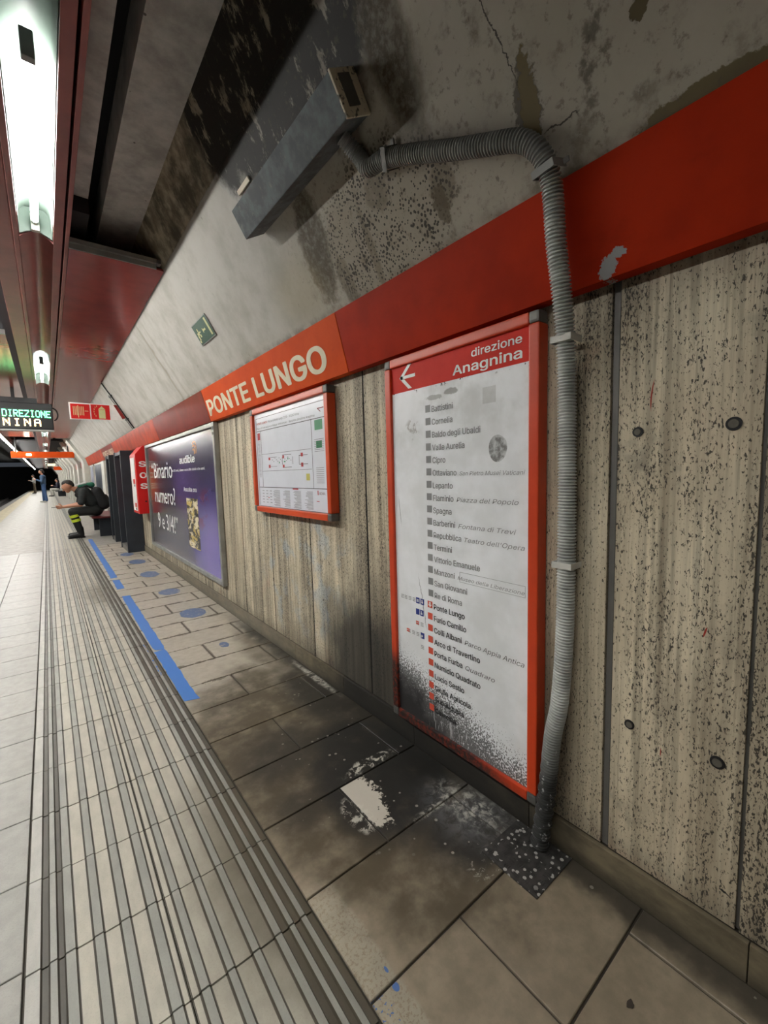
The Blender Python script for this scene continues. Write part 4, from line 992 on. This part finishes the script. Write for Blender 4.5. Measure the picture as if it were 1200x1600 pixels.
# ------------------------------------------------------------------ fire equipment sign
t = thing('fire_equipment_sign', 'white and red fire hose and extinguisher sign projecting from the vault', 'sign', (.6, 6.95, 1.98))
YS = 6.95
MB().prism([(.304, 1.975), (.905, 1.990), (.885, 2.03), (.80, 2.19), (.302, 2.195)], YS, YS + .006).build('plate', WHTXT, t)
MB().box(.318, .528, YS - .002, YS, 1.985, 2.178).box(.540, .752, YS - .002, YS, 1.988, 2.182).build('red_field', RED, t)
MB().prism([(.80, 2.192), (.84, 2.192), (.935, 2.02), (.895, 2.005)], YS - .004, YS + .012).build('bracket', mat_paint('bracket_red', C(140, 34, 26), C(120, 30, 24), .4), t)
a = MB()
for k in range(7): a.box(.345 + .018 * k, .352 + .018 * k, YS - .0035, YS - .002, 2.03 + .004 * (k % 2), 2.145)
a.box(.47, .51, YS - .0035, YS - .002, 2.085, 2.093).box(.395, .403, YS - .0035, YS - .002, 2.0, 2.16)
a.build('hose_symbol', PHOTOLUM, t)
a = MB(); a.box(.625, .700, YS - .0035, YS - .002, 2.00, 2.115).poly([(.620, YS - .0035, 2.12), (.705, YS - .0035, 2.12), (.68, YS - .0035, 2.145), (.66, YS - .0035, 2.165), (.645, YS - .0035, 2.145)])
for k in range(6): q = math.radians(110 + 24 * k); a.box(.62 + .05 * math.cos(q), .626 + .05 * math.cos(q), YS - .0035, YS - .002, 2.08 + .075 * math.sin(q), 2.10 + .075 * math.sin(q))
a.build('extinguisher_symbol', PHOTOLUM, t)
t = thing('vault_cable', 'pair of thin black cables running up the white vault by the fire sign', 'cable', vpt(7.1, 2.2))
for yy, z1_ in ((7.05, 2.50), (7.17, 2.36)):
    a = MB(); P_ = [vpt(yy + .01 * math.sin(k), 1.90 + (z1_ - 1.90) * k / 8, .012) for k in range(9)]
    for p, q in zip(P_, P_[1:]): a.cyl(p, q, .009 if yy < 7.1 else .004, n=8, caps=False)
    a.build('cable', BLACK, t)
a = MB(); vbox(a, 7.02, 7.20, 2.33, 2.345, 0, .02); vbox(a, 7.02, 7.20, 2.02, 2.035, 0, .02); a.build('cable_clip', BLACK, t)

# ------------------------------------------------------------------ departure display
t = thing('departure_display', 'black hanging departure display with green and amber LED letters', 'display', (-.4, 8.05, 1.92))
YD = 8.0
MB().box(-1.05, .150, YD, YD + .16, 1.925, 2.30).build('housing', BLACK, t, bevel=.012)
MB().box(-1.05, .150, YD + .01, YD + .15, 1.905, 1.926).build('lower_rim', ALU, t)
MB().box(-1.02, .128, YD - .002, YD, 1.945, 2.215).build('screen', plain('screen_dark', C(34, 33, 34), .3), t)
MB().box(-.9, -.02, YD + .02, YD + .14, 2.30, 2.37).build('mounting_box', BLACK, t)
MB().box(-.30, -.26, YD + .06, YD + .10, 2.37, 2.72).box(-.85, -.81, YD + .06, YD + .10, 2.37, 2.72).build('hanger', BLACK, t)
a = MB()
for k in range(10): q = math.radians(-80 + 18 * k); q2 = math.radians(-80 + 18 * (k + 1)); a.cyl((.15 + .06 * math.cos(q), YD + .08, 2.16 + .09 * math.sin(q)), (.15 + .06 * math.cos(q2), YD + .08, 2.16 + .09 * math.sin(q2)), .010, n=8)
a.build('cable_loop', BLACK, t)
F5 = {'A': '01110 10001 10001 11111 10001 10001 10001', 'D': '11110 10001 10001 10001 10001 10001 11110', 'I': '01110 00100 00100 00100 00100 00100 01110', 'R': '11110 10001 10001 11110 10100 10010 10001', 'E': '11111 10000 10000 11110 10000 10000 11111', 'Z': '11111 00001 00010 00100 01000 10000 11111', 'O': '01110 10001 10001 10001 10001 10001 01110', 'N': '10001 11001 10101 10101 10011 10001 10001', 'G': '01110 10001 10000 10111 10001 10001 01110'}
def led(word, xr, zb, pw, ph, adv, mat, nm):
    a = MB(); x = xr - adv * len(word)
    for ch in word:
        rows = F5[ch].split()
        for r_, row in enumerate(rows):
            for c_, b in enumerate(row):
                if b == '1': a.box(x + c_ * pw + pw * .02, x + (c_ + 1) * pw, YD - .0035, YD - .002, zb + (6 - r_) * ph, zb + (7 - r_) * ph - ph * .05)
        x += adv
    a.build(nm, mat, t)
led('DIREZIONE', .132, 2.098, .0103, .0140, .0605, LED_G, 'led_text')
led('ANAGNINA', .040, 1.970, .0150, .0150, .113, LED_A, 'led_text')

# ------------------------------------------------------------------ overhead beam and far platform
t = thing('overhead_beam', 'orange sign beam spanning the platform in the distance', 'beam', (0, 20, 2.0))
MB().box(-.92, .90, 20.0, 20.25, 2.02, 2.24).build('beam', BAND_NAME, t, bevel=.01)
MB().box(-.92, .90, 20.02, 20.23, 2.003, 2.02).build('white_underside', WHITE, t)
MB().box(-.50, -.36, 19.98, 20.0, 2.10, 2.16).build('lit_lamp', emit('small_lamp', (1, .9, .7, 1), 5), t)
MB().box(-.8, -.76, 20.1, 20.14, 2.24, 2.84).box(.7, .74, 20.1, 20.14, 2.24, 2.70).build('hanger', BLACK, t)
# far wall: pilasters and vault ribs
wf = struct('wall_far_right', MB().box(1.165, 1.20, 12.1, 70, 0, 1.9), plain('far_wall', C(150, 142, 126), .7, sc=1.5, var=.3))
y = 17.6; i = 0
while y < 60:
    pr = [(1.02, 0), (1.17, 0), (1.17, 1.88), (vx(2.70), 2.74), (vx(2.70) - .10, 2.70), (.99, 1.86), (1.02, 1.75)]
    MB().prism(pr, y, y + 1.0).build('vault_rib', WHITE, wf)
    if i % 1 == 0:
        MB().box(1.10, 1.16, y + 1.05, y + 3.2, 1.64, 1.88).build('fascia_panel', BANDS[(i % 2) + 2], wf)
        MB().box(1.13, 1.165, y + 1.3, y + 2.9, .35, 1.55).build('far_poster', plain('far_poster_%d' % (i % 3), [C(70, 84, 110), C(150, 156, 168), C(96, 60, 52)][i % 3], .4, sc=2, var=.7), wf)
        MB().box(1.12, 1.13, y + 1.25, y + 1.3, .3, 1.6).box(1.12, 1.13, y + 2.9, y + 2.95, .3, 1.6).box(1.12, 1.13, y + 1.25, y + 2.95, 1.55, 1.6).build('far_poster_frame', WHITE, wf)
    y += 3.3; i += 1
def ad(y0, y1, label, col, sc=2.5):
    t = thing('advertising_board', label, 'poster', (1.13, (y0 + y1) / 2, .3))
    MB().box(1.13, 1.163, y0 + .05, y1 - .05, .35, 1.58).build('sheet', plain('ad_sheet', col, .35, sc=sc, var=.85), t)
    MB().box(1.12, 1.163, y0, y0 + .05, .3, 1.62).box(1.12, 1.163, y1 - .05, y1, .3, 1.62).box(1.12, 1.163, y0, y1, 1.58, 1.62).box(1.12, 1.163, y0, y1, .3, .35).build('frame', WHITE, t)
ad(12.95, 15.0, 'far advertising frame with dark picture, above the seated man', C(66, 76, 90))
ad(15.4, 16.6, 'pale blue far advertising panel beyond the dark picture', C(170, 176, 196))
struct('wall_panel_white', MB().box(1.10, 1.163, 12.2, 12.85, .02, 1.62), WHITE)
t = thing('far_sign', 'small lit yellowish sign hanging far down the platform beyond the orange beam', 'sign', (.35, 34, 2.1))
MB().box(.12, .50, 34, 34.1, 2.08, 2.24).build('panel', emit('far_sign_glow', (1, .78, .25, 1), .16), t); MB().box(.3, .34, 34.02, 34.06, 2.25, 2.7).build('hanger', BLACK, t)
t = thing('far_red_sign', 'small orange sign hanging below the yellowish one in the distance', 'sign', (.7, 38, 1.9))
MB().box(.45, 1.0, 38, 38.1, 1.90, 2.15).build('panel', BAND_NAME, t); MB().box(.7, .74, 38.02, 38.06, 2.15, 2.7).build('hanger', BLACK, t)
struct('wall_end', MB().box(-6, 1.3, 70, 70.3, -1.1, 3.0), BLACKWALL)
struct('wall_left', MB().box(-6.3, -6.0, -13, 70, -1.1, 3.6), BLACKWALL)
struct('ceiling_track', MB().box(-6.3, -1.5, -13, 70, 3.5, 3.7).box(-1.55, -1.45, -13, 70, 2.84, 3.6), BLACKWALL)
struct('wall_back', MB().box(-6, 1.3, -13.3, -13.0, -1.1, 3.6), plain('back_wall', C(120, 116, 108), .9))

# ------------------------------------------------------------------ people
def cap(a, p, r, q, s_, n=12):
    a.cyl(p, q, r, s_, n, caps=False).sph(p, r, n, 8).sph(q, s_, n, 8); return a
def fuse(a, name, mat, parent, vox=.010, smooth=4):
    me = a.mesh(name, mat); o = bpy.data.objects.new(name, me); COL.objects.link(o)
    md = o.modifiers.new('r', 'REMESH'); md.mode = 'VOXEL'; md.voxel_size = vox; md.use_smooth_shade = True
    sm = o.modifiers.new('s', 'SMOOTH'); sm.iterations = smooth; sm.factor = .5
    dg = bpy.context.evaluated_depsgraph_get(); dg.update(); me2 = bpy.data.meshes.new_from_object(o.evaluated_get(dg)); bpy.data.objects.remove(o)
    me2.name = name; me2.materials.clear(); me2.materials.append(mat)
    for p in me2.polygons: p.use_smooth = True
    return link(name, me2, parent)
SKIN = plain('skin', C(196, 140, 112), .55, var=.08, sc=8); HAIRM = plain('hair_dark', C(36, 28, 24), .7, sc=60)
SHIRT = plain('dark_shirt', C(38, 42, 42), .8, sc=14, var=.3); TROU = plain('dark_trousers', C(34, 36, 34), .85, sc=12, var=.3)
BOOT = plain('black_leather', C(18, 18, 19), .35); HIVIS = plain('high_visibility_yellow', C(206, 226, 60), .5, var=.05); PACK = plain('black_rucksack', C(24, 24, 26), .8, sc=20)
def head(a, c, f, up, k=1.0):
    """face looks along f; a skull, jaw, nose, ears, eye ridges"""
    c = Vector(c); f = Vector(f).normalized(); up = Vector(up); up = (up - f * up.dot(f)).normalized(); s_ = f.cross(up)
    P = lambda x, y, z: c + f * x * k + s_ * y * k + up * z * k
    a.sph(P(-.01, 0, .025), .092 * k, 16, 12); a.sph(P(.025, 0, .01), .074 * k, 14, 10); a.sph(P(.045, 0, -.055), .048 * k, 12, 10); a.sph(P(.062, 0, -.078), .026 * k, 10, 8)
    cap(a, P(.088, 0, .012), .009 * k, P(.108, 0, -.020), .015 * k, 8)
    cap(a, P(.086, -.014, -.052), .008 * k, P(.086, .014, -.052), .008 * k, 8); a.sph(P(.082, 0, .040), .022 * k, 10, 8, (1, 1.6, .6))
    for q in (-1, 1): a.sph(P(-.005, .078 * q, -.002), .022 * k, 10, 8, (.8, .5, 1.3)); a.sph(P(.085, .030 * q, .020), .011 * k, 8, 6)
    return P
def hand(a, w, d, n_, k=1.0, curl=.6, side=1):
    """w wrist, d finger direction, n_ palm normal"""
    w = Vector(w); d = Vector(d).normalized(); n_ = Vector(n_); n_ = (n_ - d * n_.dot(d)).normalized(); s_ = d.cross(n_) * side
    for q in (-.026, -.009, .009, .026): cap(a, w + d * .005, .020, w + d * .075 + s_ * q, .0115, 8)
    for q, L in ((-.030, .060), (-.010, .075), (.010, .080), (.030, .070)):
        p0 = w + d * .078 + s_ * q; p1 = p0 + (d * math.cos(curl * .5) + n_ * math.sin(curl * .5)) * L * .5; p2 = p1 + (d * math.cos(curl * 1.4) + n_ * math.sin(curl * 1.4)) * L * .5
        cap(a, p0, .0098, p1, .009, 8); cap(a, p1, .009, p2, .0078, 8)
    b = w + d * .025 + s_ * .022; p1 = b + (d * .55 + s_ * .75 + n_ * .25).normalized() * .045; p2 = p1 + (d * .85 + s_ * .2 + n_ * .45).normalized() * .032
    cap(a, b, .013, p1, .011, 8); cap(a, p1, .011, p2, .009, 8)

# seated man
t = thing('person', 'man in dark work clothes with yellow reflective leg bands, sitting bent over a phone', 'person', (.5, 10.72, 0))
yc = 10.74
def V(x, dy, z): return Vector((x, yc + dy, z))
b = MB()
cap(b, V(.76, 0, .56), .13, V(.70, 0, .72), .12); cap(b, V(.70, 0, .72), .12, V(.575, 0, .90), .13); cap(b, V(.575, 0, .90), .10, V(.46, 0, .985), .058); cap(b, V(.49, 0, .96), .055, V(.385, 0, 1.02), .052)
Ph = head(b, (.325, yc, 1.045), (-.80, -.10, -.52), (-.45, 0, 1), 1.02)
for s_ in (-1, 1):
    cap(b, V(.56, .16 * s_, .935), .055, V(.505, .21 * s_, .70), .045); cap(b, V(.505, .21 * s_, .68), .043, V(.235, .07 * s_, .645), .028)
    hand(b, V(.225, .065 * s_, .645), (-1, -.25 * s_, -.05), (0, -s_, .3), curl=.7, side=s_)
    cap(b, V(.74, .10 * s_, .52), .088, V(.36, .15 * s_, .535), .062); cap(b, V(.36, .15 * s_, .53), .058, V(.455, .15 * s_, .12), .040)
    cap(b, V(.46, .15 * s_, .07), .038, V(.32, .16 * s_, .045), .032)
fuse(b, 'body', SKIN, t, .007, 3)
b = MB()
cap(b, V(.765, 0, .58), .150, V(.70, 0, .74), .145); cap(b, V(.70, .07, .74), .13, V(.575, .09, .905), .135); cap(b, V(.70, -.07, .74), .13, V(.575, -.09, .905), .135); cap(b, V(.575, 0, .905), .12, V(.50, 0, .955), .085)
for s_ in (-1, 1): cap(b, V(.565, .15 * s_, .935), .078, V(.510, .215 * s_, .725), .066)
fuse(b, 'shirt', SHIRT, t, .010, 5)
b = MB()
cap(b, V(.765, -.06, .545), .125, V(.765, .06, .545), .125)
for s_ in (-1, 1): cap(b, V(.75, .10 * s_, .54), .108, V(.365, .15 * s_, .530), .078); cap(b, V(.365, .15 * s_, .525), .078, V(.450, .15 * s_, .16), .062)
fuse(b, 'trousers', TROU, t, .010, 4)
for s_ in (-1, 1):
    for zz in (.455, .365):
        f_ = (.525 - zz) / .365; xc = .365 + .085 * f_; r_ = .078 - .016 * f_ + .005
        b = MB().cyl(V(xc - .006, .15 * s_, zz + .026), V(xc + .006, .15 * s_, zz - .026), r_ + .003, r_ + .002, 20); b.build('reflective_band', HIVIS, t, smooth=True)
    b = MB(); cap(b, V(.455, .15 * s_, .20), .060, V(.470, .15 * s_, .07), .052); cap(b, V(.47, .15 * s_, .055), .050, V(.30, .165 * s_, .045), .044); b.box(.245, .53, yc + .15 * s_ - .045, yc + .15 * s_ + .055, .003, .025)
    fuse(b, 'boot', BOOT, t, .008, 3)
b = MB(); b.sph(Ph(-.036, 0, .040), .092, 16, 12); b.sph(Ph(-.012, 0, .062), .078, 14, 10); b.sph(Ph(-.058, 0, .0), .066, 12, 10)
fuse(b, 'hair', HAIRM, t, .008, 3)
for s_ in (-1, 1): MB().sph(Ph(.094, .030 * s_, .018), .006, 8, 6).build('eye', BLACK, t)
tt = thing('rucksack', 'black rucksack with a green and white pouch on top, worn by the seated man', 'bag', (.85, 10.72, .55))
b = MB(); 
for s_ in (-1, 1): cap(b, V(.90, .11 * s_, .66), .115, V(.80, .11 * s_, .93), .10)
cap(b, V(.985, 0, .66), .075, V(.93, 0, .80), .07)
fuse(b, 'pack', PACK, tt, .012, 6)
for s_ in (-1, 1):
    P_ = [V(.76, .12 * s_, .98), V(.62, .13 * s_, 1.06), V(.48, .13 * s_, .98), V(.44, .14 * s_, .86), V(.54, .16 * s_, .74)]
    a = MB()
    for p, q in zip(P_, P_[1:]): a.cyl(p, q, .016, n=8)
    a.build('strap', PACK, tt)
b = MB(); cap(b, V(.52, -.08, 1.06), .045, V(.72, -.06, 1.07), .060); fuse(b, 'green_pouch', plain('pouch_green', C(34, 110, 84), .6), tt, .010, 5)
b = MB(); cap(b, V(.47, -.10, 1.075), .020, V(.62, -.10, 1.115), .022); fuse(b, 'white_flap', WHTXT, tt, .008, 3)
o = MB().box(.03, .19, yc - .045, yc + .045, .640, .650).build('phone', BLACK, None, bevel=.003); tag(o, 'black smartphone held in the hands of the seated man', 'phone')

def stand(name, label, x, y, hgt, top, bot, hair, face=-1, arms='read', shoe=None, seat=False, vox=.014):
    t = thing('person', label, 'person', (x, y, 0)); k = hgt / 1.75
    def V(dx, dy, z): return Vector((x - face * -1 * dx * k * 1.0 * (1), y + dy * k, z * k)) if face == -1 else Vector((x + dx * k, y + dy * k, z * k))
    def Q(fx, dy, z): return Vector((x + face * fx * k, y + dy * k, z * k))    # fx forward
    dz = 0
    b = MB(); B2 = MB(); B3 = MB()
    if not seat:
        hip = 0.93
        for s_ in (-1, 1):
            for m_, e in ((b, 0), (B3, .018)):
                cap(m_, Q(0, .09 * s_, hip), .085 + e, Q(.03 * s_, .10 * s_, .50), .058 + e); cap(m_, Q(.03 * s_, .10 * s_, .50), .056 + e, Q(.05 * s_ - .02, .11 * s_, .10 + e), .038 + e * 1.9)
            cap(b, Q(.05 * s_ - .02, .11 * s_, .06), .036, Q(.05 * s_ + .13, .11 * s_, .035), .030)
    else:
        hip = .52
        for s_ in (-1, 1):
            for m_, e in ((b, 0), (B3, .018)):
                cap(m_, Q(0, .10 * s_, hip), .09 + e, Q(.42, .12 * s_, .54), .062 + e); cap(m_, Q(.42, .12 * s_, .54), .058 + e, Q(.36 + .06 * s_, .12 * s_, .12), .040 + e)
            cap(b, Q(.37 + .06 * s_, .12 * s_, .06), .036, Q(.52 + .06 * s_, .12 * s_, .035), .030)
    for m_, e in ((b, 0), (B2, .018)):
        cap(m_, Q(0, -.05, hip + .04), .11 + e, Q(0, -.06, hip + .25), .105 + e); cap(m_, Q(0, .05, hip + .04), .11 + e, Q(0, .06, hip + .25), .105 + e); cap(m_, Q(0, -.09, hip + .42), .095 + e, Q(0, .09, hip + .42), .095 + e); cap(m_, Q(0, 0, hip + .2), .12 + e, Q(.0, 0, hip + .42), .12 + e)
    cap(b, Q(0, 0, hip + .48), .055, Q(.03, 0, hip + .60), .050)
    P = head(b, Q(.045, 0, hip + .685), (face, 0, -.35), (0, 0, 1), k)
    for s_ in (-1, 1):
        for m_, e in ((b, 0), (B2, .015)):
            cap(m_, Q(0, .18 * s_, hip + .44), .052 + e, Q(.06, .23 * s_, hip + .17), .042 + e); cap(m_, Q(.06, .23 * s_, hip + .17), .041 + e, Q(.26, .12 * s_, hip + .27), .030 + e)
        hand(b, Q(.28, .10 * s_, hip + .28), (face, -.2 * s_, .2), (0, -s_, 0), curl=.5, side=s_)
    fuse(b, 'body', SKIN, t, .009, 2); fuse(B2, 'jacket', top, t, vox, 4); fuse(B3, 'trousers', bot, t, vox, 3)
    h_ = MB(); h_.sph(P(-.03, 0, .04), .098 * k, 14, 10); h_.sph(P(-.055, 0, -.03), .075 * k, 12, 10)
    if hair == 'long': cap(h_, P(-.06, 0, -.02), .075 * k, P(-.06, 0, -.16), .06 * k)
    fuse(h_, 'hair', HAIRM, t, .012, 2)
    for s_ in (-1, 1):
        f_ = MB(); off = (.05 * s_ - .02, .11 * s_) if not seat else (.37 + .06 * s_, .12 * s_)
        cap(f_, Q(off[0], off[1], .055), .045, Q(off[0] + .15, off[1], .042), .038); fuse(f_, 'shoe', shoe or WHITE, t, .010, 2)
    return t
DENIM = plain('denim', C(66, 96, 140), .85, sc=30); DENIMJ = plain('denim_jacket', C(60, 84, 112), .85, sc=30)
stand('person', 'person in denim jacket and blue jeans standing on the platform, reading a paper', -.16, 29.8, 1.80, DENIMJ, DENIM, 'short')
o = MB().box(-.62, -.44, 29.68, 29.92, 1.245, 1.250).build('paper', WHTXT); tag(o, 'white paper held by the person in denim', 'paper')
stand('person', 'person in white trousers and dark top sitting on a far bench', .62, 40.0, 1.72, plain('navy_top', C(36, 34, 50), .8), WHITE, 'long', shoe=BLACK, seat=True)
t = thing('bench', 'far bench under the person in white trousers', 'bench', (.8, 40, 0))
MB().box(.45, 1.10, 39.0, 40.6, .36, .40).build('seat', STEEL, t); MB().box(.6, 1.05, 39.3, 39.36, 0, .36).box(.6, 1.05, 40.4, 40.46, 0, .36).build('support', STEEL, t)
stand('person', 'distant person in grey standing farthest along the platform edge', -.95, 52, 1.75, plain('grey_top', C(150, 150, 146), .8), plain('beige_trousers', C(96, 86, 70), .8), 'short', shoe=BLACK)

# ------------------------------------------------------------------ separate the loose pieces of joined parts
FLAT = ('plan_', 'small_connection', 'paint_flakes', 'tread_pattern', 'guide_ribs', 'red_mark', 'white_symbols', 'blue_pictograms', 'hose_symbol', 'extinguisher_symbol', 'symbols', 'led_text', 'orange_wave', 'outline', 'station_name', 'subtitle', 'lettering', 'letter')
SPLIT = {'grey_markers': 'station_marker', 'red_markers': 'station_marker', 'tube_cap': 'tube_cap', 'lamp_holder': 'lamp_holder', 'support': 'support', 'hanger': 'hanger', 'frame': 'frame_bar', 'cable_clip': 'cable_clip', 'hinge': 'hinge', 'red_field': 'red_field', 'far_poster_frame': 'poster_frame_bar', 'concrete_beam': 'concrete_beam', 'dark_soffit': 'dark_soffit', 'far_paving': 'far_paving', 'red_pictogram': 'red_pictogram', 'black_pictogram': 'black_pictogram', 'panel_edge_angle': 'panel_edge_angle'}
def islands(me):
    par = list(range(len(me.vertices)))
    def fd(a):
        while par[a] != a: par[a] = par[par[a]]; a = par[a]
        return a
    for e in me.edges: a, b = fd(e.vertices[0]), fd(e.vertices[1]); par[a] = b
    g = {}
    for p in me.polygons: g.setdefault(fd(p.vertices[0]), []).append(p)
    return g
for o in list(COL.objects):
    if o.type != 'MESH': continue
    b = o.name.split('.')[0]
    if b in SPLIT and o.parent:
        g = islands(o.data)
        if len(g) < 2: continue
        for ps in g.values():
            ids = sorted({v for p in ps for v in p.vertices}); mp = {v: i for i, v in enumerate(ids)}
            me = bpy.data.meshes.new(SPLIT[b]); me.from_pydata([tuple(o.data.vertices[v].co) for v in ids], [], [tuple(mp[v] for v in p.vertices) for p in ps])
            for mt in o.data.materials: me.materials.append(mt)
            for q, p in zip(me.polygons, ps): q.use_smooth = p.use_smooth
            c = bpy.data.objects.new(SPLIT[b], me); COL.objects.link(c); c.parent = o.parent; c.matrix_parent_inverse = o.matrix_parent_inverse.copy()
        bpy.data.objects.remove(o)
    elif o.parent and any(b.startswith(k) for k in FLAT[:14]): o['kind'] = 'stuff'
